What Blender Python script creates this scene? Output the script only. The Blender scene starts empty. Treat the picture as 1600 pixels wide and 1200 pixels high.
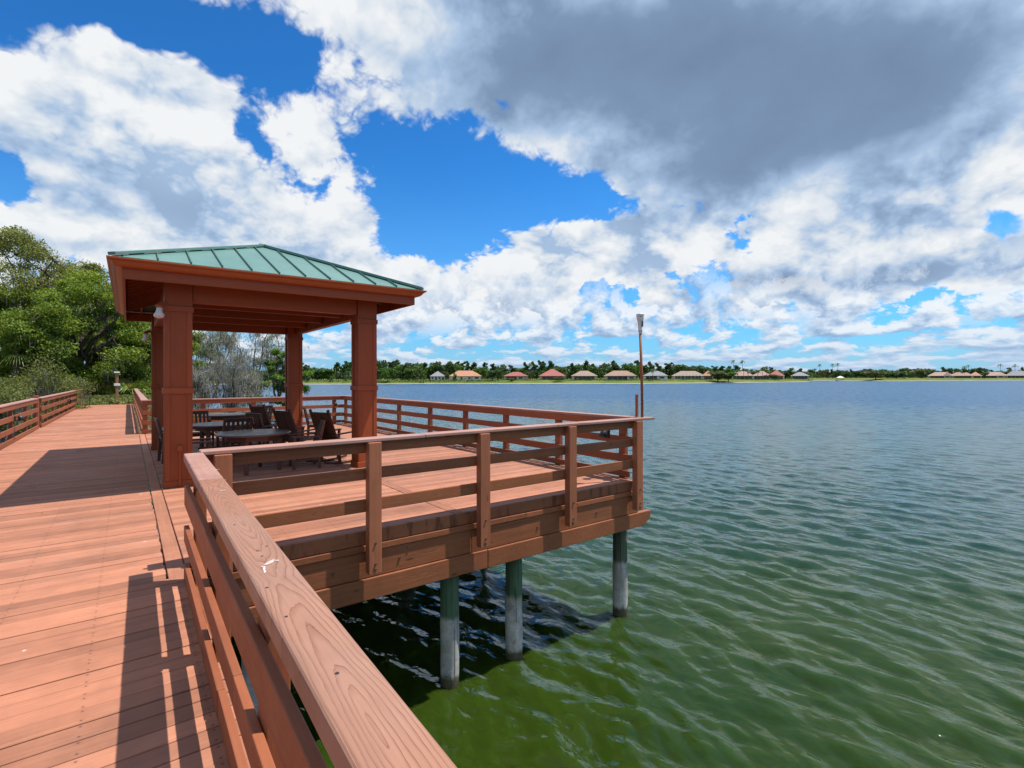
import bpy, math, random
import numpy as np
from mathutils import Vector, Matrix
R = math.radians
scene = bpy.context.scene
COL = scene.collection
rng = np.random.default_rng(7)
random.seed(7)

# ------------------------------------------------------------------ camera numbers (used to place far things by bearing and distance)
F, YAW, HC = 800.0, math.atan(600 / 800.0), 1.80
CY_, SY_ = math.cos(YAW), math.sin(YAW)
WATER = -2.4
def at(px, depth):
    """ground point seen at bearing px (of 1600) and that many metres ahead"""
    r = (px - 800) / F * depth
    return (r * CY_ + depth * SY_, -r * SY_ + depth * CY_)
def zat(py, depth):
    return HC - (py - 590.0) / F * depth

# ------------------------------------------------------------------ object helpers
ORG = {}
def tag(o, label=None, cat=None, group=None, kind=None):
    if label: o['label'] = label
    if cat: o['category'] = cat
    if group: o['group'] = group
    if kind: o['kind'] = kind
    return o
def thing(name, label, cat, loc=(0, 0, 0), group=None, kind=None):
    o = bpy.data.objects.new(name, None)
    o.location = loc
    o.empty_display_size = 0.2
    COL.objects.link(o)
    ORG[o.name] = np.array(loc, float)
    return tag(o, label, cat, group, kind)
def link(name, me, parent=None):
    o = bpy.data.objects.new(name, me)
    COL.objects.link(o)
    if parent is not None:
        o.parent = parent
        ORG[o.name] = ORG[parent.name]
    else:
        ORG[o.name] = np.zeros(3)
    return o
def kids(o):
    return [c for c in bpy.data.objects if c.parent == o]
CHILD = {}
def copy_tree(o, parent=None):
    c = o.copy()
    COL.objects.link(c)
    if parent is not None: c.parent = parent
    for ch in list(o.children):
        copy_tree(ch, c)
    return c

def np_mesh(name, V, Q, mat, g=None, r=None, smooth=False):
    """mesh from numpy verts (n,3) and faces (m,k)"""
    me = bpy.data.meshes.new(name)
    V = np.asarray(V, np.float32); Q = np.asarray(Q, np.int32)
    k = Q.shape[1]
    me.vertices.add(len(V)); me.vertices.foreach_set('co', V.ravel())
    me.loops.add(Q.size); me.loops.foreach_set('vertex_index', Q.ravel())
    me.polygons.add(len(Q))
    me.polygons.foreach_set('loop_start', np.arange(0, Q.size, k, dtype=np.int32))
    me.polygons.foreach_set('loop_total', np.full(len(Q), k, np.int32))
    if smooth:
        me.polygons.foreach_set('use_smooth', np.ones(len(Q), bool))
    if g is not None:
        a = me.attributes.new('g', 'FLOAT_VECTOR', 'POINT'); a.data.foreach_set('vector', np.asarray(g, np.float32).ravel())
    if r is not None:
        a = me.attributes.new('r', 'FLOAT', 'POINT'); a.data.foreach_set('value', np.asarray(r, np.float32).ravel())
    me.update(calc_edges=True)
    me.materials.append(mat)
    return me

EACH = {'bolt', 'seam', 'rafter', 'joist', 'tie_beam', 'nail', 'rail', 'cap_rail', 'edge_board', 'ledger', 'side_beam', 'lower_beam', 'stretcher', 'porch_post', 'trim_board', 'corner_trim', 'post', 'ridge_cap'}
class MB:
    """collects boxes, bars, tubes; build() links them as ONE mesh object"""
    def __init__(s): s.v = []; s.f = []; s.g = []; s.r = []; s.pc = []
    def _add(s, pts, faces, g, r):
        n = len(s.v); s.pc.append((n, len(s.f)))
        s.v += [tuple(p) for p in pts]; s.f += [tuple(i + n for i in fc) for fc in faces]
        s.g += [tuple(q) for q in g]; s.r += [r] * len(pts)
    def hexa(s, P, g, r=None):
        s._add(P, [(0, 3, 2, 1), (4, 5, 6, 7), (0, 1, 5, 4), (1, 2, 6, 5), (2, 3, 7, 6), (3, 0, 4, 7)], g, random.random() if r is None else r)
    def box(s, x0, x1, y0, y1, z0, z1, r=None):
        P = [(x0, y0, z0), (x1, y0, z0), (x1, y1, z0), (x0, y1, z0), (x0, y0, z1), (x1, y0, z1), (x1, y1, z1), (x0, y1, z1)]
        d = [x1 - x0, y1 - y0, z1 - z0]
        od = sorted(range(3), key=lambda i: -d[i])
        c = [(x0 + x1) / 2, (y0 + y1) / 2, (z0 + z1) / 2]
        o = (random.uniform(-40, 40), random.uniform(-9, 9), random.uniform(-9, 9))
        g = [(p[od[0]] - c[od[0]] + o[0], p[od[1]] - c[od[1]] + o[1] * 0, p[od[2]] - c[od[2]] + o[2]) for p in P]
        s.hexa(P, g, r)
    def bar(s, p0, p1, w, h, up=(0, 0, 1), r=None, w1=None, h1=None):
        """bar from p0 to p1, w wide (sideways) and h high (along up)"""
        a, b = Vector(p0), Vector(p1); d = (b - a); L = d.length; d.normalize()
        sd = d.cross(Vector(up))
        if sd.length < 1e-6: sd = d.cross(Vector((0, 1, 0)))
        sd.normalize(); u = sd.cross(d)
        w1 = w if w1 is None else w1; h1 = h if h1 is None else h1
        P = []; g = []
        o = (random.uniform(-40, 40), random.uniform(-9, 9))
        for q, l, ww, hh in ((a, 0, w, h), (b, L, w1, h1)):
            for sx, sz in ((-1, -1), (1, -1), (1, 1), (-1, 1)):
                P.append(q + sd * (sx * ww / 2) + u * (sz * hh / 2))
                A, B = (sx * ww / 2, sz * hh / 2) if ww >= hh else (sz * hh / 2, sx * ww / 2)
                g.append((l - L / 2 + o[0], A, B + o[1]))
        s._add(P, [(0, 1, 2, 3), (7, 6, 5, 4), (0, 4, 5, 1), (1, 5, 6, 2), (2, 6, 7, 3), (3, 7, 4, 0)], g, random.random() if r is None else r)
    def prism(s, poly, axis, a0, a1, r=None):
        """poly: list of 2-D points in the plane across axis (0:x -> (y,z); 1:y -> (x,z); 2:z -> (x,y))"""
        n = len(poly); P = []
        for a in (a0, a1):
            for (u, v) in poly:
                P.append({0: (a, u, v), 1: (u, a, v), 2: (u, v, a)}[axis])
        fs = [tuple(range(n)), tuple(range(2 * n - 1, n - 1, -1))]
        for i in range(n):
            j = (i + 1) % n; fs.append((i, i + n, j + n, j))
        o = random.uniform(-40, 40)
        g = [(p[axis] + o, poly[i % n][1], poly[i % n][0]) for i, p in enumerate(P)]
        s._add(P, fs, g, random.random() if r is None else r)
    def tube(s, pts, rad, n=8, caps=True, r=None):
        pts = [Vector(p) for p in pts]
        if not isinstance(rad, (list, tuple)): rad = [rad] * len(pts)
        base = len(s.v); rr = random.random() if r is None else r; s.pc.append((base, len(s.f)))
        L = 0; prev = None; ref = None
        for i, p in enumerate(pts):
            d = (pts[min(i + 1, len(pts) - 1)] - pts[max(i - 1, 0)]).normalized()
            if ref is None:
                ref = d.cross(Vector((0.13, 0.97, 0.21)))
                if ref.length < .05: ref = d.cross(Vector((1, 0, 0)))
            ref = (ref - d * ref.dot(d)).normalized()
            b = d.cross(ref)
            if prev is not None: L += (p - prev).length
            prev = p
            for k in range(n):
                t = 2 * math.pi * k / n
                s.v.append(tuple(p + (ref * math.cos(t) + b * math.sin(t)) * rad[i]))
                s.g.append((L, math.cos(t) * rad[i], math.sin(t) * rad[i])); s.r.append(rr)
        for i in range(len(pts) - 1):
            for k in range(n):
                a = base + i * n + k; b2 = base + i * n + (k + 1) % n
                s.f.append((a, b2, b2 + n, a + n))
        if caps:
            s.f.append(tuple(base + k for k in range(n - 1, -1, -1)))
            e = base + (len(pts) - 1) * n
            s.f.append(tuple(e + k for k in range(n)))
    def lathe(s, prof, c, n=24, r=None):
        """prof: (radius, z) list, turned about the vertical through c"""
        base = len(s.v); rr = random.random() if r is None else r; s.pc.append((base, len(s.f)))
        for (q, z) in prof:
            for k in range(n):
                t = 2 * math.pi * k / n
                s.v.append((c[0] + q * math.cos(t), c[1] + q * math.sin(t), c[2] + z))
                s.g.append((q * math.cos(t), q * math.sin(t), z)); s.r.append(rr)
        for i in range(len(prof) - 1):
            for k in range(n):
                a = base + i * n + k; b = base + i * n + (k + 1) % n
                s.f.append((a, b, b + n, a + n))
        s.f.append(tuple(base + k for k in range(n - 1, -1, -1)))
        e = base + (len(prof) - 1) * n
        s.f.append(tuple(e + k for k in range(n)))
    def build(s, name, mat, parent=None, bevel=0.0, seg=2, smooth=False):
        if name in EACH and len(s.pc) > 1:      # every board, bolt or seam is a part of its own
            out = None; ends = s.pc[1:] + [(len(s.v), len(s.f))]
            for (v0, f0), (v1, f1) in zip(s.pc, ends):
                q = MB(); q.v = s.v[v0:v1]; q.f = [tuple(i - v0 for i in f) for f in s.f[f0:f1]]; q.g = s.g[v0:v1]; q.r = s.r[v0:v1]; q.pc = [(0, 0)]
                o = q.build(name, mat, parent, bevel, seg, smooth); out = out or o
            return out
        me = bpy.data.meshes.new(name)
        org = ORG[parent.name] if parent is not None else np.zeros(3)
        me.from_pydata([tuple(np.array(p, float) - org) for p in s.v], [], s.f)
        a = me.attributes.new('g', 'FLOAT_VECTOR', 'POINT'); a.data.foreach_set('vector', np.array(s.g, np.float32).ravel())
        a = me.attributes.new('r', 'FLOAT', 'POINT'); a.data.foreach_set('value', np.array(s.r, np.float32))
        me.materials.append(mat)
        if smooth: me.polygons.foreach_set('use_smooth', np.ones(len(me.polygons), bool))
        me.update()
        o = link(name, me, parent)
        if smooth:
            for p in me.polygons:
                if len(p.vertices) > 4: p.use_smooth = False
        if bevel:
            m = o.modifiers.new('b', 'BEVEL'); m.width = bevel; m.segments = seg; m.limit_method = 'ANGLE'; m.angle_limit = R(40)
            m.harden_normals = False
        return o
def obj_np(name, V, Q, mat, parent=None, **kw):
    org = ORG[parent.name] if parent is not None else np.zeros(3)
    return link(name, np_mesh(name, np.asarray(V) - org, Q, mat, **kw), parent)

# ------------------------------------------------------------------ node helpers
class NT:
    def __init__(s, tree): s.t = tree; s.n = tree.nodes; s.l = tree.links
    def new(s, typ, **kw):
        n = s.n.new(typ)
        for k, v in kw.items(): setattr(n, k, v)
        return n
    def put(s, sock, val):
        if hasattr(val, 'default_value') or hasattr(val, 'is_output'): s.l.new(val, sock)
        else: sock.default_value = val
    def math(s, op, a, b=None, c=None, clamp=False):
        n = s.new('ShaderNodeMath', operation=op, use_clamp=clamp)
        s.put(n.inputs[0], a)
        if b is not None: s.put(n.inputs[1], b)
        if c is not None: s.put(n.inputs[2], c)
        return n.outputs[0]
    def vmath(s, op, a, b=None, scale=None):
        n = s.new('ShaderNodeVectorMath', operation=op)
        s.put(n.inputs[0], a)
        if b is not None: s.put(n.inputs[1], b)
        if scale is not None: s.put(n.inputs['Scale'], scale)
        return n.outputs['Value'] if op in ('DOT_PRODUCT', 'LENGTH', 'DISTANCE') else n.outputs[0]
    def mix(s, f, a, b, typ='RGBA', blend='MIX'):
        n = s.new('ShaderNodeMix', data_type=typ)
        if typ == 'RGBA': n.blend_type = blend
        i = {'RGBA': (6, 7, 2), 'FLOAT': (2, 3, 0)}[typ]
        s.put(n.inputs[0], f); s.put(n.inputs[i[0]], a); s.put(n.inputs[i[1]], b)
        return n.outputs[i[2]]
    def noise(s, vec, scale, detail=4, rough=.55, dist=0.0, lac=2.0, typ='FBM', out='Fac', dim='3D', norm=True):
        n = s.new('ShaderNodeTexNoise'); n.noise_dimensions = dim; n.noise_type = typ; n.normalize = norm
        if vec is not None: s.put(n.inputs['Vector'], vec)
        n.inputs['Scale'].default_value = scale; n.inputs['Detail'].default_value = detail
        n.inputs['Roughness'].default_value = rough; n.inputs['Distortion'].default_value = dist; n.inputs['Lacunarity'].default_value = lac
        return n.outputs[out]
    def ramp(s, f, stops, interp='LINEAR'):
        n = s.new('ShaderNodeValToRGB'); cr = n.color_ramp; cr.interpolation = interp
        while len(cr.elements) < len(stops): cr.elements.new(0.5)
        for e, (p, c) in zip(cr.elements, stops):
            e.position = p; e.color = c if len(c) == 4 else (*c, 1)
        s.put(n.inputs[0], f)
        return n.outputs[0]
    def smooth(s, x, lo, hi, a=0.0, b=1.0):
        n = s.new('ShaderNodeMapRange', interpolation_type='SMOOTHSTEP')
        for i, v in enumerate((x, lo, hi, a, b)): s.put(n.inputs[i], v)
        return n.outputs[0]
    def lin(s, x, lo, hi, a=0.0, b=1.0, clamp=True):
        n = s.new('ShaderNodeMapRange'); n.clamp = clamp
        for i, v in enumerate((x, lo, hi, a, b)): s.put(n.inputs[i], v)
        return n.outputs[0]
    def xyz(s, v):
        n = s.new('ShaderNodeSeparateXYZ'); s.put(n.inputs[0], v); return n.outputs
    def comb(s, x, y, z):
        n = s.new('ShaderNodeCombineXYZ')
        for i, v in enumerate((x, y, z)): s.put(n.inputs[i], v)
        return n.outputs[0]
    def attr(s, name, out='Vector'):
        return s.new('ShaderNodeAttribute', attribute_name=name).outputs[out]
    def bump(s, h, strength, dist, normal=None):
        n = s.new('ShaderNodeBump'); n.inputs['Strength'].default_value = strength; n.inputs['Distance'].default_value = dist
        s.put(n.inputs['Height'], h)
        if normal is not None: s.put(n.inputs['Normal'], normal)
        return n.outputs[0]
def mat_new(name):
    m = bpy.data.materials.new(name); m.use_nodes = True
    t = NT(m.node_tree); b = m.node_tree.nodes['Principled BSDF']
    return m, t, b

def wood(name, base, grain=.35, lines=0.0, line_col=None, rough=.62, var=.18, pale=0.0, spots=0.0, bump=.3, stain=.25, knots=0.0, vstain=0.0, screws=0.0):
    """board timber: grain runs along attribute g.x; r is random per board"""
    m, t, b = mat_new(name)
    g = t.attr('g'); r = t.attr('r', 'Fac')
    gx, gy, gz = t.xyz(g)
    gs = t.comb(t.math('MULTIPLY', gx, 1.1), t.math('MULTIPLY', gy, 26), t.math('ADD', t.math('MULTIPLY', gz, 26), t.math('MULTIPLY', r, 31)))
    n1 = t.noise(gs, 1.0, 6, .6, .6)
    gs2 = t.comb(t.math('MULTIPLY', gx, .5), t.math('MULTIPLY', gy, 110), t.math('ADD', t.math('MULTIPLY', gz, 110), t.math('MULTIPLY', r, 17)))
    n2 = t.noise(gs2, 1.0, 4, .6, .3)
    geo = t.new('ShaderNodeNewGeometry').outputs['Position']
    big = t.noise(geo, 1.3, 5, .6)
    mid = t.noise(geo, 7.0, 6, .65)
    v = t.math('ADD', t.math('MULTIPLY', t.math('SUBTRACT', n1, .5), grain * 1.5), t.math('MULTIPLY', t.math('SUBTRACT', n2, .5), grain * .9))
    v = t.math('ADD', v, t.math('MULTIPLY', t.math('SUBTRACT', r, .5), var * 1.6))
    v = t.math('ADD', v, t.math('MULTIPLY', t.math('SUBTRACT', big, .5), stain * 2.2))
    v = t.math('ADD', v, t.math('MULTIPLY', t.math('SUBTRACT', mid, .5), stain * 1.5))
    v = t.math('ADD', v, 1.0)
    col = t.vmath('SCALE', base, scale=v)
    if vstain:
        vs_ = t.noise(t.comb(t.math('MULTIPLY', gx, 8.0), t.math('MULTIPLY', gy, 1.5), r), 1.0, 3, .6)
        v2 = t.math('MULTIPLY', t.smooth(vs_, .52, .66), vstain)
        col = t.vmath('SCALE', col, scale=t.math('SUBTRACT', 1.0, v2))
    # faded, greyer areas
    fade = t.smooth(t.noise(geo, .55, 4, .6), .48, .72)
    grey = (base[0] * 1.02, base[1] * 1.18, base[2] * 1.32)
    col = t.mix(t.math('MULTIPLY', fade, pale), col, t.vmath('SCALE', grey, scale=v))
    h = t.math('ADD', t.math('MULTIPLY', n1, .6), t.math('MULTIPLY', n2, .4))
    if lines > 0:
        # growth rings cut by the saw: nested arches along the board
        wob = t.noise(t.comb(t.math('MULTIPLY', gx, 2.2), t.math('MULTIPLY', gy, 14), r), 1.0, 4, .5)
        wob2 = t.noise(t.comb(t.math('MULTIPLY', gx, .8), t.math('MULTIPLY', gy, 4), t.math('ADD', r, 5.3)), 1.0, 2, .5)
        xx = t.math('PINGPONG', t.math('ADD', gx, t.math('MULTIPLY', r, 1.7)), .95)
        ax = t.math('DIVIDE', xx, .40)
        ay = t.math('DIVIDE', t.math('ADD', gy, t.math('MULTIPLY', t.math('SUBTRACT', wob2, .5), .06)), .030)
        d = t.math('SQRT', t.math('ADD', t.math('MULTIPLY', ax, ax), t.math('MULTIPLY', ay, ay)))
        d = t.math('ADD', d, t.math('MULTIPLY', wob, 1.15))
        ph = t.math('FRACT', t.math('MULTIPLY', d, 2.6))
        ln = t.math('MULTIPLY', t.smooth(ph, .0, .10, 1.0, 0.0), 1.0)
        ln = t.math('MAXIMUM', ln, t.smooth(ph, .55, 1.0, 0.0, .42))
        ln = t.math('MULTIPLY', ln, t.lin(mid, .35, .6, .45, 1.0))
        col = t.mix(t.math('MULTIPLY', ln, lines), col, line_col)
        h = t.math('SUBTRACT', h, t.math('MULTIPLY', ln, .9 * lines))
    if screws:      # two screw heads where a board crosses each joist
        px_, py_, pz_ = t.xyz(geo)
        dx = t.math('SUBTRACT', t.math('PINGPONG', t.math('ADD', px_, 20.0), .275), .0)
        dy = t.math('SUBTRACT', t.math('ABSOLUTE', t.math('ADD', gy, t.math('MULTIPLY', t.math('SUBTRACT', r, .5), .012))), .046)
        dd = t.math('SQRT', t.math('ADD', t.math('MULTIPLY', dx, dx), t.math('MULTIPLY', dy, dy)))
        col = t.mix(t.math('MULTIPLY', t.smooth(dd, .0075, .0045), screws), col, (.05, .032, .026, 1))
        col = t.mix(t.math('MULTIPLY', t.smooth(dd, .022, .008), .10), col, (.10, .05, .03, 1))
    if knots > 0:
        kv = t.new('ShaderNodeTexVoronoi'); kv.feature = 'F1'
        t.put(kv.inputs['Vector'], t.comb(t.math('MULTIPLY', gx, 1.6), t.math('MULTIPLY', gy, 5), t.math('MULTIPLY', r, 9))); kv.inputs['Scale'].default_value = 1.0
        kd = t.smooth(kv.outputs['Distance'], .05, .11, 1.0, 0.0)
        col = t.mix(t.math('MULTIPLY', kd, knots), col, tuple(c * .25 for c in base[:3]) + (1,))
    if spots > 0:
        vo = t.new('ShaderNodeTexVoronoi'); vo.feature = 'F1'
        t.put(vo.inputs['Vector'], t.vmath('ADD', geo, t.vmath('SCALE', t.noise(geo, 18, 3, out='Color'), scale=.09))); vo.inputs['Scale'].default_value = 2.4
        sp = t.smooth(vo.outputs['Distance'], .035, .06, 1.0, 0.0)
        sp = t.math('MULTIPLY', sp, t.smooth(t.noise(geo, .9, 2), .46, .52))
        col = t.mix(t.math('MULTIPLY', sp, spots), col, (.62, .56, .52, 1))
    t.put(b.inputs['Base Color'], col)
    t.put(b.inputs['Roughness'], t.lin(mid, .3, .7, rough - .1, rough + .12))
    b.inputs['Specular IOR Level'].default_value = .35
    t.put(b.inputs['Normal'], t.bump(h, bump, .004))
    return m

def plain(name, col, rough=.5, metal=0.0, spec=.5, vary=.12, scale=6.0, bump=0.0):
    m, t, b = mat_new(name)
    geo = t.new('ShaderNodeNewGeometry').outputs['Position']
    n = t.noise(geo, scale, 5, .6)
    v = t.lin(n, .25, .75, 1 - vary, 1 + vary, clamp=False)
    t.put(b.inputs['Base Color'], t.vmath('SCALE', col, scale=v))
    b.inputs['Roughness'].default_value = rough; b.inputs['Metallic'].default_value = metal; b.inputs['Specular IOR Level'].default_value = spec
    if bump: t.put(b.inputs['Normal'], t.bump(n, bump, .01))
    return m

def leaf_mat(name, c0, c1, c2, trans=.35, rough=.55):
    m, t, b = mat_new(name)
    geo = t.new('ShaderNodeNewGeometry')
    f = geo.outputs['Random Per Island']
    big = t.noise(geo.outputs['Position'], .35, 3, .6)
    f2 = t.math('ADD', t.math('MULTIPLY', f, .6), t.math('MULTIPLY', t.lin(big, .3, .7), .4))
    col = t.ramp(f2, [(0.1, c0), (.5, c1), (.95, c2)])
    t.put(b.inputs['Base Color'], col); b.inputs['Roughness'].default_value = rough; b.inputs['Specular IOR Level'].default_value = .25
    tr = t.new('ShaderNodeBsdfTranslucent'); t.put(tr.inputs['Color'], t.vmath('MULTIPLY', col, (1.45, 1.4, .6)))
    mx = t.new('ShaderNodeMixShader'); mx.inputs[0].default_value = trans
    t.l.new(b.outputs[0], mx.inputs[1]); t.l.new(tr.outputs[0], mx.inputs[2])
    t.l.new(mx.outputs[0], t.n['Material Output'].inputs['Surface'])
    return m

M = {}
M['deck'] = wood('deck_wood', (.352, .144, .082), grain=.40, var=.27, pale=.75, spots=.9, rough=.70, stain=.30, bump=.35, screws=.8)
M['rail'] = wood('rail_wood', (.262, .078, .031), grain=.34, var=.16, pale=.3, rough=.58, stain=.18, bump=.4, knots=.5)
M['cap'] = wood('cap_wood', (.318, .150, .093), grain=.28, lines=.82, line_col=(.13, .040, .020, 1), var=.06, pale=.9, rough=.5, stain=.14, bump=.4)
M['capgrey'] = wood('weathered_cap_wood', (.36, .188, .145), grain=.28, var=.10, pale=.7, spots=.8, rough=.6, stain=.2, bump=.35)
M['fascia'] = wood('fascia_wood', (.270, .088, .034), grain=.55, lines=.50, line_col=(.085, .028, .014, 1), var=.18, pale=.35, rough=.62, stain=.26, bump=.5, knots=.7)
M['edge'] = wood('edge_board_wood', (.265, .090, .038), grain=.35, var=.16, pale=.3, rough=.62, stain=.24, bump=.5, knots=.5, vstain=.55)
M['post'] = wood('front_post_wood', (.345, .115, .052), grain=.5, var=.14, pale=.3, rough=.6, stain=.2, bump=.5, knots=.5)
M['gaz'] = wood('gazebo_wood', (.270, .060, .014), grain=.26, var=.12, pale=.12, rough=.55, stain=.12, bump=.3, knots=.4)
M['gutter'] = plain('gutter_paint', (.33, .078, .019), .4, vary=.08)
M['bolt'] = plain('rusty_bolt', (.13, .065, .045), .6, metal=.3, vary=.3, scale=60)
M['tan'] = plain('tan_timber', (.26, .135, .060), .7, vary=.3, scale=5)
M['dark'] = wood('dark_furniture_wood', (.080, .034, .019), grain=.5, var=.3, rough=.45, stain=.2, bump=.2)
M['tabletop'] = wood('dark_table_wood', (.095, .064, .055), grain=.4, var=.2, rough=.38, stain=.25, bump=.2)
M['lamp'] = plain('lamp_plastic', (.62, .58, .54), .5, vary=.15, scale=20)
M['bulb'] = plain('bulb_glass', (.62, .52, .44), .2, vary=.05)
M['black'] = plain('black_metal', (.02, .02, .022), .45)
M['grey'] = plain('grey_plastic', (.25, .26, .27), .5)
M['white'] = plain('white_paint', (.72, .71, .68), .5)
# ------------------------------------------------------------------ boardwalk
BW0, BW1 = -2.62, .277          # planks of the walk between the left rail and the long trim board
bw = thing('boardwalk', 'long terracotta stained plank boardwalk running to the wooded bank', 'boardwalk', (0, 0, 0), kind='structure')
mb = MB()
y = -5.0
while y < 44.4:
    w = random.choice((.138, .138, .140, .139))
    dz = random.uniform(-.003, .003)
    e0 = BW1 + random.uniform(-.009, .007)
    x1 = e0 if y > 5.42 else .46
    gap = random.choice((.005, .006, .008, .006, .013))
    # every run is one or two boards
    cut = random.uniform(-1.9, -.6) if random.random() < .35 else None
    if cut:
        mb.box(BW0, cut - .002, y, y + w, -.040 + dz, dz); mb.box(cut + .002, x1, y, y + w, -.040 + dz + .001, dz + .001)
    else:
        mb.box(BW0, x1, y, y + w, -.040 + dz, dz)
    y += w + gap
mb.build('decking', M['deck'], bw, bevel=.004, seg=1)
mb = MB()
for y0, y1 in ((5.43, 9.2), (9.204, 13.4), (13.404, 17.7), (17.704, 20.6)):
    mb.box(.290, .428, y0, y1, -.040, .002)
mb.build('trim_board', M['deck'], bw, bevel=.004, seg=1)
mb = MB()
for x in (-2.3, -1.2, -.1):
    mb.box(x - .04, x + .04, -5, 44.3, -.30, -.043)
mb.build('joist', M['fascia'], bw)
mb = MB()
mb.box(-2.66, -2.625, -5, 44.3, -.30, -.002)
mb.box(.462, .50, -5, 5.40, -.34, -.004)
mb.build('edge_board', M['fascia'], bw)

# pilings
def pile_mat():
    m, t, b = mat_new('pile_wood')
    geo = t.new('ShaderNodeNewGeometry').outputs['Position']
    x, yy, z = t.xyz(geo)
    st = t.noise(t.comb(t.math('MULTIPLY', x, 16), t.math('MULTIPLY', yy, 16), t.math('MULTIPLY', z, .8)), 1.0, 6, .65)
    blot = t.noise(geo, 6, 6, .7)
    fine = t.noise(geo, 40, 3, .7)
    zz = t.math('ADD', z, t.math('MULTIPLY', t.math('SUBTRACT', t.noise(t.comb(t.math('MULTIPLY', x, 9), t.math('MULTIPLY', yy, 9), 0.0), 1.0, 3), .5), .22))
    zz = t.math('ADD', zz, t.math('MULTIPLY', t.math('SUBTRACT', blot, .5), .12))
    green = t.mix(t.lin(st, .35, .65), (.028, .034, .020, 1), (.115, .125, .080, 1))
    verd = t.smooth(t.noise(t.comb(t.math('MULTIPLY', x, 3), t.math('MULTIPLY', yy, 3), t.math('MULTIPLY', z, 1.1)), 1.0, 3), .42, .62)
    green = t.mix(t.math('MULTIPLY', verd, .6), green, (.055, .16, .080, 1))
    pale = t.mix(t.lin(blot, .3, .7), (.20, .185, .165, 1), (.62, .60, .57, 1))
    pale = t.mix(t.smooth(fine, .60, .72), pale, (.10, .09, .08, 1))
    wet = t.mix(t.lin(blot, .35, .65), (.035, .032, .022, 1), (.12, .095, .05, 1))
    crack = t.noise(t.comb(t.math('MULTIPLY', x, 30), t.math('MULTIPLY', yy, 30), t.math('MULTIPLY', z, .9)), 1.0, 3, .5)
    pale = t.mix(t.smooth(crack, .40, .33, 0.0, .75), pale, (.07, .06, .05, 1))
    pale = t.mix(t.math('MULTIPLY', t.smooth(t.noise(geo, 3.0, 4, .6), .52, .62), .55), pale, (.20, .19, .13, 1))
    green = t.mix(t.smooth(crack, .42, .34, 0.0, .7), green, (.015, .016, .011, 1))
    c = t.mix(t.smooth(zz, -1.50, -1.40), pale, green)
    c = t.mix(t.smooth(zz, -2.28, -2.20), wet, c)
    t.put(b.inputs['Base Color'], c); t.put(b.inputs['Roughness'], t.lin(z, -2.4, -2.2, .25, .8))
    t.put(b.inputs['Normal'], t.bump(t.math('ADD', st, blot), .5, .012))
    return m
M['pile'] = pile_mat()
def piling(parent, x, y, top, r=.125, lean=(0, 0)):
    mb = MB(); pts = []; rad = []
    n = 14
    for i in range(n + 1):
        q = i / n; z = top + (-4.0 - top) * q
        pts.append((x + lean[0] * q + random.uniform(-.004, .004), y + lean[1] * q + random.uniform(-.004, .004), z))
        rad.append(r * (1 + .03 * math.sin(q * 9 + x * 5) + .04 * q))
    mb.tube(pts, rad, 20)
    return mb.build('piling', M['pile'], parent, smooth=True)
for yy in (.9, 4.0, 7.6, 11.2, 15.2, 20, 25, 30, 35, 40):
    piling(bw, -2.1, yy, -.3); 
for yy in (-1.6, 2.3):
    piling(bw, .25, yy, -.3)

# ------------------------------------------------------------------ viewing platform
PX1 = 7.10; PY0 = 5.89; PY1 = 20.45
plat = thing('viewing_platform', 'raised wooden lake platform with plank deck, deep side beams and round pilings', 'platform', (3.7, 13.2, 0))
mb = MB()
y = PY0 + .005
edges = [.440, 3.425]
while y < PY1:
    w = .1385; dz = random.uniform(-.0025, .0025); gap = random.choice((.005, .006, .006, .011))
    mb.box(.440, 3.440, y, min(y + w, PY1), -.040 + dz, dz)
    mb.box(3.592, PX1 - .03 - .0155 * (y - PY0), y, min(y + w, PY1), -.040 - dz, -dz)
    y += w + gap
mb.box(3.447, 3.585, PY0 + .005, 9.5, -.038, .003)
mb.box(3.447, 3.585, 9.504, 14.6, -.038, .003)
mb.box(3.447, 3.585, 14.604, PY1, -.038, .003)
mb.build('decking', M['deck'], plat, bevel=.004, seg=1)
mb = MB()   # the front edge in bands, lowest beam longest
mb.box(.50, 3.38, PY0 - .042, PY0, -.160, .001); mb.box(3.384, PX1, PY0 - .040, PY0, -.160, -.001)
mb.build('edge_board', M['edge'], plat, bevel=.006)
mb = MB()
mb.box(.50, 4.62, PY0 - .062, PY0 - .004, -.240, -.166); mb.box(4.625, PX1 + .02, PY0 - .060, PY0 - .004, -.242, -.168)
mb.build('ledger', M['fascia'], plat, bevel=.006)
mb = MB()
mb.box(.50, 3.70, PY0 - .040, PY0 + .01, -.556, -.246); mb.box(3.704, PX1 + .04, PY0 - .042, PY0 + .01, -.560, -.248)
mb.build('side_beam', M['fascia'], plat, bevel=.008)
mb = MB()
mb.box(.50, 3.95, PY0 - .060, PY0 + .03, -.815, -.562)
mb.prism([(3.955, -.815), (7.26, -.815), (7.46, -.69), (7.46, -.566), (3.955, -.566)], 1, PY0 - .062, PY0 + .03)
mb.build('lower_beam', M['fascia'], plat, bevel=.010)
mb = MB()
a, b_ = (PX1 + .02, PY0 + .03), (PX1 - .22, PY1)
for z0, z1, o in ((-.16, 0.0, .0), (-.24, -.17, .03), (-.56, -.25, .02)):
    mb.bar((a[0] + o, a[1], (z0 + z1) / 2), (b_[0] + o, b_[1], (z0 + z1) / 2), .05, z1 - z0)
mb.build('side_beam', M['fascia'], plat, bevel=.008)
mb = MB()
mb.box(.5, PX1 - .25, PY1 + .002, PY1 + .05, -.56, -.003)
mb.build('side_beam', M['fascia'], plat, bevel=.008)
mb = MB()
x = .75
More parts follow.
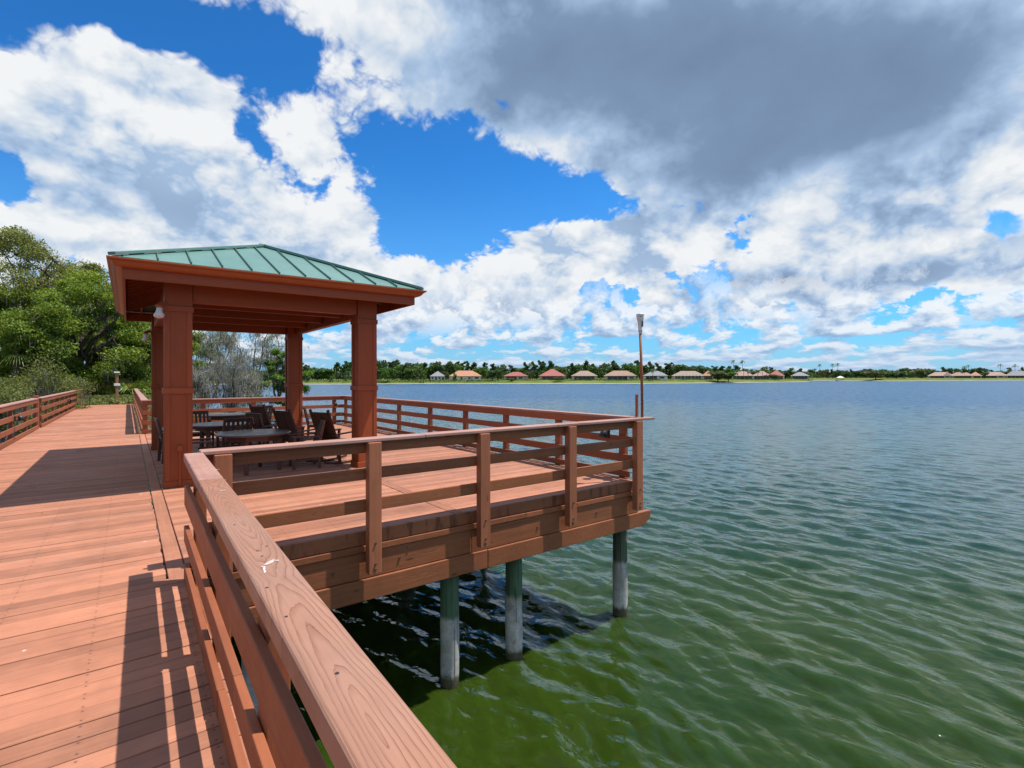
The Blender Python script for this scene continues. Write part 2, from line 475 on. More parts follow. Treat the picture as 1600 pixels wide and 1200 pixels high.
while x < 6.7:
    mb.box(x - .035, x + .035, PY0 + .04, PY1 - .02, -.30, -.043); x += .42
for yy in (9.8, 13.6, 17.2, 20.2):
    mb.box(.55, 6.75, yy - .07, yy + .07, -.60, -.303)
mb.build('joist', M['fascia'], plat)
for (x, y_) in ((3.515, 6.12), (4.615, 6.12), (6.975, 6.12), (1.20, 6.80), (2.3, 9.8), (4.6, 9.8), (6.6, 9.8), (1.0, 9.8), (1.0, 13.6), (2.8, 13.6), (4.7, 13.6), (6.5, 13.6), (2.8, 17.2), (4.7, 17.2), (6.5, 17.2), (1.0, 17.2), (2.0, 20.2), (4.2, 20.2), (6.4, 20.2)):
    piling(plat, x, y_, -.56 if y_ > 9 else -.30, .125)
# bolt heads on the beam
mb = MB()
for (x, z) in ((1.85, -.42), (2.66, -.40), (2.78, -.30), (4.85, -.42), (6.1, -.40)):
    mb.lathe([(.0, 0), (.016, 0), (.016, .012), (.0, .012)], (0, 0, 0), 8)
    n = 32
    for i in range(len(mb.v) - n, len(mb.v)):
        p = mb.v[i]; mb.v[i] = (x + p[0], PY0 - .043 - p[2], z + p[1])
mb.build('bolt', M['bolt'], plat)

# ------------------------------------------------------------------ railings
def railing(name_label, loc, group='terracotta railings round the platform and the walk'):
    return thing('railing', name_label, 'railing', loc, group)
def rails_along(rt, p0, p1, side, zs, mat, t=.038, joints=(), over=(0, 0)):
    """horizontal boards from p0 to p1 (xy); side = +1/-1 offsets to the left/right of the line"""
    d = Vector((p1[0] - p0[0], p1[1] - p0[1])); L = d.length; d.normalize(); nrm = Vector((-d.y, d.x)) * side
    for (z0, z1) in zs:
        mb = MB(); cuts = [0 - over[0]] + [j for j in joints] + [L + over[1]]
        for i in range(len(cuts) - 1):
            q0 = Vector(p0) + d * (cuts[i] + .002) ; q1 = Vector(p0) + d * (cuts[i + 1] - .002)
            q0 = q0 + nrm * (t / 2 + random.uniform(0, .003)); q1 = q1 + nrm * (t / 2 + random.uniform(0, .003))
            mb.bar((q0.x, q0.y, (z0 + z1) / 2), (q1.x, q1.y, (z0 + z1) / 2), t, z1 - z0)
        mb.build('rail', mat, rt, bevel=.005)
def posts_along(rt, p0, p1, side, ds, z0, z1, w=.14, t=.09, mat=None, bolts=True):
    d = Vector((p1[0] - p0[0], p1[1] - p0[1])); d.normalize(); nrm = Vector((-d.y, d.x)) * side
    for s in ds:
        c = Vector(p0) + d * s - nrm * (t / 2 + .001)
        mb = MB()
        mb.bar((c.x, c.y, z0), (c.x, c.y, z1), w, t, up=(nrm.x, nrm.y, 0))
        po = mb.build('post', mat or M['rail'], rt, bevel=.007)
        if bolts and z0 < -.2:
            bb = MB()
            for zz in (z0 + .05, z0 + .115, -.10):
                q = c - nrm * (t / 2)
                bb.tube([(q.x, q.y, zz), (q.x - nrm.x * .014, q.y - nrm.y * .014, zz)], .013, 10)
            bb.build('bolt', M['bolt'], po)
RZ = [(.93, 1.058), (.62, .75), (.245, .39)]

# front railing of the platform
fr = railing('short front railing of the platform, its posts bolted over the deep side beams', (3.9, 5.75, 0))
p0, p1 = (.50, 5.765), (7.06, 5.765)
rails_along(fr, p0, p1, 1, RZ, M['fascia'], joints=(1.80, 4.88), over=(0, 0))
posts_along(fr, p0, p1, 1, [.24, 1.775, 3.30, 4.90, 6.46], -.455, 1.056, .155, .11, M['post'])
mb = MB()
for a, b_, dz in ((.555, 2.93, 0), (2.935, 5.12, .002), (5.125, 7.40, 0)):
    mb.box(a, b_, 5.685, 5.885, 1.060 + dz, 1.100 + dz)
mb.build('cap_rail', M['capgrey'], fr, bevel=.008)
mb = MB(); mb.box(.705, .76, 5.60, 5.64, .63, .82); mb.build('wood_block', M['rail'], fr, bevel=.004)

# near railing beside the camera
nr = railing('nearest railing beside the walk, its thick grained cap scuffed with white paint', (.40, 2.6, 0))
def nx(y_): return .322 + (y_ - .9) * .0188
def ncap(y0, y1, mat, name):
    mb = MB()
    P = []; g = []
    o = 0.17 if name == 'cap_rail' else 3.0
    for z in (1.022, 1.100):
        for (yy, dx) in ((y0, 0), (y0, .1575), (y1, .1575), (y1, 0)):
            P.append((nx(yy) + dx, yy, z)); g.append((yy + o, dx - .079, z - 1.1))
    mb.hexa(P, g, .45)
    return mb.build(name, mat, nr, bevel=.013, seg=3)
cap_near = ncap(-2.5, 4.118, M['cap'], 'cap_rail')
ncap(4.122, 5.64, M['capgrey'], 'cap_board')
def scuff():
    m, t, b = mat_new('white_scuff')
    geo = t.new('ShaderNodeNewGeometry').outputs['Position']
    n = t.noise(geo, 260, 3, .7); n2 = t.noise(geo, 60, 3, .6)
    b.inputs['Base Color'].default_value = (.66, .63, .60, 1); b.inputs['Roughness'].default_value = .85
    t.put(b.inputs['Alpha'], t.smooth(t.math('ADD', t.math('MULTIPLY', n, .6), t.math('MULTIPLY', n2, .5)), .46, .56))
    return m
M['scuff'] = scuff()
def stroke(pts, w, z=1.1022):
    sq = MB()
    for i in range(len(pts) - 1):
        a, c = Vector(pts[i]), Vector(pts[i + 1]); d = (c - a).normalized(); nn = Vector((-d.y, d.x))
        wa = w * random.uniform(.6, 1.2); wc = w * random.uniform(.5, 1.1)
        sq._add([(a.x - nn.x * wa, a.y - nn.y * wa, z), (c.x - nn.x * wc, c.y - nn.y * wc, z), (c.x + nn.x * wc, c.y + nn.y * wc, z), (a.x + nn.x * wa, a.y + nn.y * wa, z)], [(0, 1, 2, 3)], [(0, 0, 0)] * 4, .5)
    sq.build('paint_scuff', M['scuff'], nr)
stroke([(.393, 2.00), (.396, 2.035), (.404, 2.075), (.412, 2.085)], .0045)
stroke([(.396, 2.070), (.412, 2.088), (.432, 2.098), (.446, 2.118), (.462, 2.105)], .005)
stroke([(.412, 2.098), (.430, 2.112), (.450, 2.132)], .003)
for (x, y_, s) in ((.455, 3.62, .006), (.51, 4.55, .007), (.49, 4.62, .005), (.53, 4.48, .006), (.50, 4.42, .005), (.46, 4.60, .004), (.47, 5.5, .010), (.455, 5.53, .007)):
    stroke([(x, y_), (x + .016, y_ + .012), (x + .030, y_ + .008)], s)
nl = MB()   # nail heads
for (x, y_) in ((.405, 2.75), (.46, 2.32), (.418, 2.28), (.37, 1.86), (.42, 2.20), (.395, 1.22), (.40, 4.9), (.46, 5.2), (.37, 1.60)):
    nl.lathe([(.0, 0), (.0055, 0), (.0050, .0016), (0, .0016)], (x + .03 if False else x, y_, 1.0995), 8)
nl.build('nail', M['black'], nr)
def nrail(z0, z1, x0, x1, y0, y1, joints, name='rail'):
    mb = MB(); cuts = [y0] + list(joints) + [y1]
    for i in range(len(cuts) - 1):
        a, c = cuts[i] + .002, cuts[i + 1] - .002
        xa = x0 + (x1 - x0) * (a - y0) / (y1 - y0); xc = x0 + (x1 - x0) * (c - y0) / (y1 - y0)
        j = random.uniform(-.003, .003)
        mb.bar((xa + j + .0195, a, (z0 + z1) / 2), (xc + j + .0195, c, (z0 + z1) / 2), .039, z1 - z0)
    mb.build(name, M['rail'], nr, bevel=.006)
nrail(.665, .845, .318, .398, -2.5, 5.42, (1.05, 3.7))
nrail(.345, .485, .318, .398, -2.5, 5.42, (2.55,))
nrail(.004, .150, .318, .398, -2.5, 5.42, (.35, 3.1))
for y_ in (-1.2, .5, 2.14, 3.78, 5.30):
    x = nx(y_) + .060
    mb = MB(); mb.box(x, x + .09, y_ - .07, y_ + .07, -.30, 1.018)
    mb.build('post', M['rail'], nr, bevel=.007)

# right-hand (lake side) railing
rr = railing('long railing along the open lake side of the platform', (7.1, 13.2, 0))
p0, p1 = (7.125, 5.80), (6.86, 20.40)
L_ = 14.6
RZ4 = [(.93, 1.058), (.62, .75), (.29, .43), (.03, .135)]
rails_along(rr, p0, p1, 1, RZ4[:3], M['rail'], joints=(3.7, 7.4, 11.0), over=(.07, 0))
rails_along(rr, (7.12, 6.0), p1, 1, RZ4[3:], M['rail'], joints=(4.7, 9.4))
posts_along(rr, p0, p1, 1, [.4, 2.1, 3.9, 5.65, 7.55, 9.6, 11.6, 13.2, 14.4], -.45, 1.056, .14, .09)
mb = MB()
for s0, s1 in ((.14, 3.7), (3.704, 8.1), (8.104, 12.3), (12.304, 14.75)):
    q0 = Vector((p0[0] + (p1[0] - p0[0]) * s0 / L_, p0[1] + s0, 1.08)); q1 = Vector((p0[0] + (p1[0] - p0[0]) * s1 / L_, p0[1] + s1, 1.08))
    mb.bar(q0 + Vector((.05, 0, .002)), q1 + Vector((.05, 0, .002)), .19, .040)
mb.build('cap_rail', M['capgrey'], rr, bevel=.008)

# back railing
br = railing('back railing of the platform in front of the grey mossy thicket', (3.6, 20.4, 0))
p0, p1 = (.36, 20.40), (6.84, 20.40)
rails_along(br, p0, p1, -1, RZ4, M['rail'], joints=(2.2, 4.6))
posts_along(br, p0, p1, -1, [.08, 1.7, 3.27, 4.85, 6.17], -.45, 1.056, .14, .09)
mb = MB(); mb.box(.34, 3.55, 20.34, 20.54, 1.060, 1.100); mb.box(3.554, 6.98, 20.34, 20.54, 1.061, 1.101)
mb.build('cap_rail', M['capgrey'], br, bevel=.008)

# right rail of the walk beyond the platform
wr = railing('distant low railing on the lake side of the walk, past the gazebo', (.42, 32, 0))
p0, p1 = (.40, 20.56), (.36, 43.8)
rails_along(wr, p0, p1, 1, RZ4, M['rail'], joints=(4.8, 9.6, 14.4, 19))
posts_along(wr, p0, p1, 1, [.1, 2.4, 4.8, 7.2, 9.6, 12, 14.4, 16.8, 19.2, 21.6, 23.1], -.3, 1.056, bolts=False)
mb = MB(); mb.box(.33, .53, 20.55, 30, 1.060, 1.100); mb.box(.32, .52, 30.004, 43.9, 1.060, 1.100)
mb.build('cap_rail', M['capgrey'], wr, bevel=.008)

# left railing in two lengths with a gap
for (lab, a, c, xs, post_d, js) in (
        ('left railing of the walk, nearer length that ends in a tall square post', -4.0, 24.75, (-2.60, -2.60), [1.5, 4, 6.5, 9, 11.5, 14, 16.5, 19, 21.5, 24, 26.6], (5, 10, 15, 20, 24)),
        ('left railing of the walk, farther length leading to the wooded bank', 25.35, 44.2, (-2.56, -2.44), [.08, 2.0, 4, 6, 8, 10, 12, 14, 16, 18.7], (4.8, 9.6, 14.4))):
    lr = railing(lab, (-2.6, (a + c) / 2, 0))
    p0, p1 = (xs[0], a), (xs[1], c)
    rails_along(lr, p0, p1, -1, [(.93, 1.058), (.62, .76), (.29, .43), (.01, .135)], M['rail'], joints=js)
    posts_along(lr, p0, p1, -1, post_d, -.3, 1.056, .13, .09, bolts=False)
    mb = MB()
    mb.bar((xs[0] - .045, a, 1.08), ((xs[0] + xs[1]) / 2 - .045, (a + c) / 2 - .002, 1.08), .20, .04)
    mb.bar(((xs[0] + xs[1]) / 2 - .045, (a + c) / 2 + .002, 1.081), (xs[1] - .045, c, 1.081), .20, .04)
    mb.build('cap_rail', M['capgrey'], lr, bevel=.008)
    if a < 0:
        mb = MB(); mb.box(-2.70, -2.56, 24.77, 24.91, -.3, 1.20); mb.build('end_post', M['rail'], lr, bevel=.008)

# small rail lights
def rail_light(x, y_, z, dx, dy, lab):
    t = thing('rail_light', lab, 'rail light', (x, y_, z), 'small dark lights fixed to the railings')
    mb = MB(); mb.bar((x, y_, z - .10), (x, y_, z + .05), .07, .03, up=(dx, dy, 0)); mb.build('bracket', M['black'], t, bevel=.004)
    mb = MB()
    c = Vector((x + dx * .09, y_ + dy * .09, z + .02))
    mb.tube([c + Vector((0, 0, .05)), c + Vector((0, 0, .03)), c + Vector((dx * .02, dy * .02, -.01)), c + Vector((dx * .05, dy * .05, -.08))], [.02, .05, .06, .075], 12)
    mb.tube([(x, y_, z + .03), c], .012, 6)
    mb.build('lamp_shade', M['black'], t, smooth=True)
rail_light(6.55, 20.33, .79, -.3, -.95, 'small black light on the far back corner of the platform railing')
rail_light(6.93, 6.35, .80, -1, 0, 'small dark light inside the rail near the tall pole at the front corner')
rail_light(-2.54, 19.9, .69, 1, 0, 'dark light on the nearer length of left railing')
rail_light(-2.44, 34.5, .69, 1, 0, 'dark light on the farther length of left railing')
# ------------------------------------------------------------------ gazebo
GX0, GX1, GY0, GY1 = .47, 4.085, 10.05, 16.03
CW = .40
gz = thing('gazebo', 'open square post gazebo with green standing seam hip roof and terracotta beams', 'gazebo', (2.28, 13.04, 0))
def column(x0, y0):
    x1, y1 = x0 + CW, y0 + CW
    mb = MB()
    mb.box(x0 + .03, x1 - .03, y0 + .012, y1 - .012, .0, 2.98)
    col = mb.build('column', M['gaz'], gz, bevel=.004)
    mb = MB()
    for cx in (x0 + .006, x1 - .082):
        for cy in (y0, y1 - .030):
            mb.box(cx, cx + .076, cy, cy + .030, .112, 1.545); mb.box(cx, cx + .076, cy, cy + .030, 1.642, 2.90)
    for cx in (x0 + .006, x1 - .030 - .006 + .006):
        for cy in (y0 + .032, y1 - .032 - .06):
            mb.box(cx, cx + .024, cy, cy + .06, .112, 1.545); mb.box(cx, cx + .024, cy, cy + .06, 1.642, 2.90)
    mb.build('corner_trim', M['gaz'], col, bevel=.004)
    mb = MB(); mb.box(x0 - .014, x1 + .014, y0 - .014, y1 + .014, 1.545, 1.640); mb.build('band', M['gaz'], col, bevel=.006)
    mb = MB(); mb.box(x0 - .012, x1 + .012, y0 - .012, y1 + .012, .003, .110); mb.build('plinth', M['gaz'], col, bevel=.006)
    mb = MB(); mb.box(x0 - .012, x1 + .012, y0 - .012, y1 + .012, 2.90, 2.99); mb.box(x0 + .004, x1 - .004, y0 + .004, y1 - .004, 2.99, 3.40); mb.build('capital', M['gaz'], col, bevel=.006)
    return col
for x0 in (GX0, GX1 - CW):
    for y0 in (GY0, GY1 - CW):
        column(x0, y0)
# beams between the columns
for (a, c) in (((GX0 + CW, GY0 + .13), (GX1 - CW, GY0 + .13)), ((GX0 + CW, GY1 - .13), (GX1 - CW, GY1 - .13))):
    mb = MB(); mb.box(a[0] + .001, c[0] - .001, a[1] - .08, a[1] + .08, 3.07, 3.40); mb.build('beam', M['gaz'], gz, bevel=.006)
for xx in (GX0 + .13, GX1 - .13):
    mb = MB(); mb.box(xx - .08, xx + .08, GY0 + CW + .001, GY1 - CW - .001, 3.07, 3.40); mb.build('beam', M['gaz'], gz, bevel=.006)
# eaves
EX0, EX1, EY0, EY1 = -.07, 4.68, 9.54, 16.53
mb = MB()
mb.box(EX0, EX1, EY0, EY0 + .04, 3.285, 3.475); mb.build('fascia', M['gaz'], gz, bevel=.004)
mb = MB(); mb.box(EX0, EX1, EY1 - .04, EY1, 3.285, 3.475); mb.build('fascia', M['gaz'], gz, bevel=.004)
for xx in (EX0, EX1 - .04):
    mb = MB(); mb.box(xx, xx + .04, EY0 + .041, EY1 - .041, 3.285, 3.475); mb.build('fascia', M['gaz'], gz, bevel=.004)
# gutter: moulded profile that leans out, mitred at the corners
def gutter():
    prof = [(.00, 3.445), (.045, 3.445), (.075, 3.455), (.105, 3.478), (.135, 3.520), (.165, 3.535), (.178, 3.548), (.178, 3.568), (.150, 3.568), (.130, 3.535), (.02, 3.50)]
    mb = MB(); n = len(prof)
    rings = []
    for (x, y_, sx, sy) in ((EX0, EY0, -1, -1), (EX1, EY0, 1, -1), (EX1, EY1, 1, 1), (EX0, EY1, -1, 1)):
        rings.append([(x + sx * (o + .001), y_ + sy * (o + .001), z) for (o, z) in prof])
    base = 0
    P = [p for r_ in rings for p in r_]; fs = []
    for i in range(4):
        j = (i + 1) % 4
        for k in range(n):
            k2 = (k + 1) % n
            fs.append((i * n + k, j * n + k, j * n + k2, i * n + k2))
    mb._add(P, fs, [(0, 0, 0)] * len(P), .5)
    return mb.build('gutter', M['gutter'], gz)
gutter()
# roof: hip with a short ridge
RX0, RX1, RY0, RY1 = -.19, 4.80, 9.42, 16.65
RZ0, RZT = 3.585, 4.60
XM = (RX0 + RX1) / 2; HW = (RX1 - RX0) / 2
RA, RB = RY0 + HW, RY1 - HW
def roof_metal():
    m, t, b = mat_new('green_roof_metal')
    geo = t.new('ShaderNodeNewGeometry').outputs['Position']
    n = t.noise(geo, 1.1, 5, .6); n2 = t.noise(geo, 9, 5, .7)
    v = t.math('ADD', t.lin(n, .3, .7, .90, 1.10), t.lin(n2, .3, .7, -.05, .05))
    t.put(b.inputs['Base Color'], t.vmath('SCALE', (.110, .218, .185), scale=v))
    b.inputs['Roughness'].default_value = .42; b.inputs['Metallic'].default_value = .0; b.inputs['Specular IOR Level'].default_value = .5
    t.put(b.inputs['Normal'], t.bump(n, .15, .02))
    return m
M['roof'] = roof_metal()
M['seam'] = plain('green_seam_metal', (.055, .135, .105), .4)
mb = MB()
c = [(RX0, RY0, RZ0), (RX1, RY0, RZ0), (RX1, RY1, RZ0), (RX0, RY1, RZ0), (XM, RA, RZT), (XM, RB, RZT)]
lo = [(p[0], p[1], p[2] - .05) for p in c]
mb._add(c + lo, [(0, 1, 4), (1, 2, 5, 4), (2, 3, 5), (3, 0, 4, 5), (7, 6, 10), (8, 7, 10, 11), (9, 8, 11), (6, 9, 11, 10), (0, 6, 7, 1), (1, 7, 8, 2), (2, 8, 9, 3), (3, 9, 6, 0)], [(0, 0, 0)] * 12, .5)
roof = mb.build('roof', M['roof'], gz)
mb = MB(); sl = (RZT - RZ0) / HW
def zr(x, y_): return RZ0 + sl * min(x - RX0, RX1 - x, y_ - RY0, RY1 - y_)
k = -5
xs = [XM + .215 + .43 * i for i in range(-6, 6)]
for x in xs:
    dpt = min(x - RX0, RX1 - x)
    if dpt < .08: continue
    for (ys, sgn) in ((RY0, 1), (RY1, -1)):
        mb.bar((x, ys, RZ0 + .018), (x, ys + sgn * dpt, RZ0 + sl * dpt + .018), .013, .034)
ys_ = [13.035 + .215 + .43 * i for i in range(-9, 9)]
for y_ in ys_:
    dpt = min(y_ - RY0, RY1 - y_, HW)
    if dpt < .08: continue
    for (x, sgn) in ((RX0, 1), (RX1, -1)):
        mb.bar((x, y_, RZ0 + .018), (x + sgn * dpt, y_, RZ0 + sl * dpt + .018), .013, .034)
mb.build('seam', M['seam'], roof)
mb = MB()
for a, d in (((RX0, RY0), (XM, RA)), ((RX1, RY0), (XM, RA)), ((RX1, RY1), (XM, RB)), ((RX0, RY1), (XM, RB))):
    mb.bar((a[0], a[1], RZ0 + .03), (d[0], d[1], RZT + .03), .13, .05)
mb.bar((XM, RA - .03, RZT + .032), (XM, RB + .03, RZT + .032), .15, .05)
mb.tube([(XM, RA + .5, RZT + .03), (XM, RA + .5, RZT + .12)], .03, 8)
mb.build('ridge_cap', M['roof'], roof, bevel=.008)
# soffit boards, rafters and ceiling
def rafters():
    mb = MB()
    y_ = EY0 + .35
    while y_ < EY1 - .2:
        for (xa, xb) in ((EX0 + .045, XM - .05), (EX1 - .045, XM + .05)):
            dd = min(y_ - EY0 + .12, EY1 - y_ + .12, HW)
            xe = xa + (1 if xb > xa else -1) * min(dd, abs(xb - xa))
            mb.bar((xa, y_, zr(xa, 13.) - .13), (xe, y_, zr(xa, 13.) - .13 + sl * abs(xe - xa)), .04, .14)
        y_ += .405
    x = EX0 + .35
    while x < EX1 - .2:
        for (ya, s) in ((EY0 + .045, 1), (EY1 - .045, -1)):
            dd = min(x - EX0 + .12, EX1 - x + .12)
            mb.bar((x, ya, zr(2.3, ya) - .13), (x, ya + s * dd, zr(2.3, ya) - .13 + sl * dd), .04, .14)
        x += .405
    return mb.build('rafter', M['gaz'], gz)
rafters()
mb = MB()
for yy in (11.6, 13.04, 14.5):
    mb.box(GX0 + .22, GX1 - .22, yy - .05, yy + .05, 3.16, 3.34)
mb.build('tie_beam', M['gaz'], gz)
mb = MB()
mb.tube([(.682, 10.02, .62), (.682, 10.02, .02)], .013, 8)
mb.build('conduit', M['gaz'], gz)
mb = MB(); mb.box(.645, .72, 9.985, 10.035, .60, .69); mb.build('conduit_box', M['gaz'], gz, bevel=.005)

def flood(x, y_, z, lab):
    t = thing('flood_lamp', lab, 'flood lamp', (x, y_, z), 'bulb lamps on the gazebo beams')
    mb = MB(); mb.lathe([(.05, .0), (.055, .03), (.03, .05), (.0, .05)], (x, y_, z - .02), 12); mb.bar((x, y_, z + .03), (x + .10, y_ + .10, z + .06), .05, .05)
    mb.build('socket', M['gaz'], t)
    mb = MB()
    mb.lathe([(.0, 0.0), (.034, 0), (.040, -.05), (.046, -.075), (.075, -.125), (.078, -.14)], (x, y_, z - .021), 20)
    mb.build('reflector', M['lamp'], t, smooth=True)
    mb = MB(); mb.lathe([(.078, -.1405), (.062, -.165), (.03, -.182), (.0, -.186)], (x, y_, z - .021), 20)
    mb.build('bulb', M['bulb'], t, smooth=True)
flood(.402, 9.98, 2.965, 'pale bulb lamp hanging at the front left column of the gazebo')
flood(.35, 15.55, 2.92, 'dim bulb lamp at the back left column, half hidden behind the column')
# outlet box
ob = thing('outlet_box', 'small grey outlet box low on the back left gazebo column', 'outlet box', (.74, 15.6, .48))
mb = MB(); mb.box(.68, .80, 15.53, 15.614, .41, .57); mb.build('box', M['grey'], ob, bevel=.01)
mb = MB(); mb.box(.69, .79, 15.515, 15.529, .44, .565); mb.build('cover', M['white'], ob, bevel=.005)

# ------------------------------------------------------------------ furniture
def table_proto():
    t = thing('round_table', 'x', 'table', (0, 0, 0), 'round tables under the gazebo')
    mb = MB(); n = 48
    mb.lathe([(0, .705), (.62, .705), (.66, .712), (.665, .730), (.655, .745), (0, .745)], (0, 0, 0), n)
    mb.build('tabletop', M['tabletop'], t)
    mb = MB()
    for i in range(8):
        a0, a1 = i * math.pi / 4, (i + 1) * math.pi / 4
        mb.bar((.50 * math.cos(a0), .50 * math.sin(a0), .655), (.50 * math.cos(a1), .50 * math.sin(a1), .655), .03, .095)
    mb.build('apron', M['dark'], t)
    for i in range(4):
        a = math.pi / 4 + i * math.pi / 2
        mb = MB()
        mb.bar((.44 * math.cos(a), .44 * math.sin(a), .70), (.47 * math.cos(a), .47 * math.sin(a), 0), .075, .075, up=(math.cos(a), math.sin(a), 0), w1=.065, h1=.065)
        mb.build('leg', M['dark'], t, bevel=.006)
    mb = MB(); mb.bar((-.46, 0, .20), (.46, 0, .20), .05, .05); mb.bar((0, -.46, .252), (0, .46, .252), .05, .05); mb.build('stretcher', M['dark'], t)
    return t
def chair_proto():
    t = thing('slat_back_chair', 'x', 'chair', (0, 0, 0), 'slat back armchairs under the gazebo')
    mb = MB()      # seat of slats, faces +y
    for i in range(6):
        y_ = -.21 + i * .078
        mb.box(-.25, .25, y_, y_ + .070, .415, .437)
    mb.box(-.25, -.215, -.21, .25, .36, .413); mb.box(.215, .25, -.21, .25, .36, .413); mb.box(-.213, .213, .215, .25, .36, .413)
    mb.build('seat', M['dark'], t)
    for sx in (-1, 1):
        mb = MB(); mb.bar((sx * .262, .235, 0), (sx * .262, .225, .62), .048, .052, up=(0, 1, 0)); mb.build('leg', M['dark'], t, bevel=.004)
        mb = MB(); mb.bar((sx * .262, -.24, 0), (sx * .262, -.22, .42), .048, .056, up=(0, 1, 0)); mb.bar((sx * .262, -.22, .42), (sx * .255, -.34, .95), .046, .050, up=(0, 1, 0)); mb.build('leg', M['dark'], t, bevel=.004)
        mb = MB(); mb.bar((sx * .27, -.275, .635), (sx * .275, .28, .640), .075, .030); mb.build('armrest', M['dark'], t, bevel=.006)
    mb = MB()
    mb.bar((-.23, -.333, .915), (.23, -.333, .915), .026, .075, up=(0, -.2, 1)); mb.bar((-.23, -.248, .53), (.23, -.248, .53), .026, .05, up=(0, -.2, 1))
    for i in range(5):
        x = -.18 + i * .09
        mb.bar((x, -.254, .55), (x, -.326, .88), .050, .016, up=(0, 1, .2))
    mb.build('backrest', M['dark'], t)
    mb = MB(); mb.bar((-.24, -.23, .17), (-.24, .23, .17), .03, .03); mb.bar((.24, -.23, .17), (.24, .23, .17), .03, .03); mb.build('stretcher', M['dark'], t)
    return t
def rocker_proto():
    t = thing('rocking_chair', 'x', 'rocking chair', (0, 0, 0), 'rocking chairs facing the lake')
    mb = MB()
    for i in range(6):
        y_ = -.24 + i * .085; z = .40 + i * .012
        mb.bar((-.26, y_, z), (.26, y_, z), .078, .022, up=(0, -.15, 1))
    mb.build('seat', M['dark'], t)
    mb = MB()
    for i in range(6):
        x = -.215 + i * .086; tw = .082 + .002
        mb.bar((x, -.25, .38), (x * 1.02, -.50, 1.085 - .02 * abs(i - 2.5)), tw, .020, up=(0, 1, .3))
    mb.build('backrest', M['dark'], t)
    mb = MB()
    for sx in (-1, 1):
        mb.bar((sx * .272, -.235, .36), (sx * .272, -.52, 1.14), .034, .05, up=(0, 1, .3))
    mb.bar((-.255, -.525, 1.06), (.255, -.525, 1.06), .022, .06, up=(0, -.3, 1)); mb.bar((-.255, -.36, .60), (.255, -.36, .60), .022, .05, up=(0, -.3, 1))
    mb.build('back_frame', M['dark'], t)
    for sx in (-1, 1):
        mb = MB(); mb.bar((sx * .29, -.40, .62), (sx * .30, .30, .66), .085, .026); mb.build('armrest', M['dark'], t, bevel=.006)
        mb = MB(); mb.bar((sx * .285, .22, .045), (sx * .285, .25, .645), .045, .05, up=(0, 1, 0)); mb.build('leg', M['dark'], t, bevel=.004)
        mb = MB(); mb.bar((sx * .285, -.22, .045), (sx * .285, -.27, .50), .045, .05, up=(0, 1, 0)); mb.build('leg', M['dark'], t, bevel=.004)
        mb = MB()
        pts = [(-.62 + i * .11, .0) for i in range(11)]
        for i in range(10):
            ya, yb = -.60 + i * .105, -.60 + (i + 1) * .105
            za, zb = .022 + .16 * ya * ya, .022 + .16 * yb * yb
            mb.bar((sx * .285, ya, za), (sx * .285, yb + .004, zb), .036, .044)
        mb.build('rocker', M['dark'], t)
    mb = MB(); mb.bar((-.27, .235, .22), (.27, .235, .22), .03, .03); mb.bar((-.27, -.23, .22), (.27, -.23, .22), .03, .03); mb.build('stretcher', M['dark'], t)
    return t
def place(proto, first, spots):
    bpy.context.view_layer.update()
    for i, (x, y_, rz, lab) in enumerate(spots):
        o = proto if i == 0 else copy_tree(proto)
        o.location = (x, y_, .004); o.rotation_euler = (0, 0, R(rz)); o['label'] = lab
place(table_proto(), True, [
    (1.95, 10.98, 20, 'nearest of the three round dark tables, just behind the front railing'),
    (1.72, 13.55, 5, 'middle round dark table, between the nearest and the farthest one'),
    (2.32, 16.95, 30, 'farthest round dark table, close to the back railing')])
def face(dx, dy): return math.degrees(math.atan2(-dx, dy))
place(chair_proto(), True, [
    (3.12, 17.0, face(-.75, -.65), 'armchair in the sun at the right of the farthest round table'),
    (1.42, 15.0, face(.1, -1), 'armchair with its back to the farthest table, half hidden by the front left column'),
    (1.82, 12.40, face(-.1, 1), 'armchair between the nearest and the middle table, seen from behind'),
    (.98, 11.05, face(1, -.05), 'armchair beside the front left gazebo column, pulled up to the nearest table'),
    (.80, 13.30, face(1, .1), 'armchair at the left of the middle table, one leg seen past the front left column'),
    (2.86, 10.82, face(-1, .1), 'armchair at the right of the nearest table, turned away from the rockers'),
    (4.45, 15.55, face(.95, -.3), 'armchair standing beside the back right gazebo column'),
    (2.72, 13.75, face(.9, .4), 'armchair at the right of the middle table, turned from it to the lake')])
place(rocker_proto(), True, [
    (3.62, 11.02, face(.92, .38), 'high backed rocking chair nearest the front right column'),
    (3.12, 12.05, face(.92, .38), 'second high backed rocking chair, between its two fellows'),
    (3.05, 14.35, face(.90, .42), 'third high backed rocking chair, farthest from the front railing')])

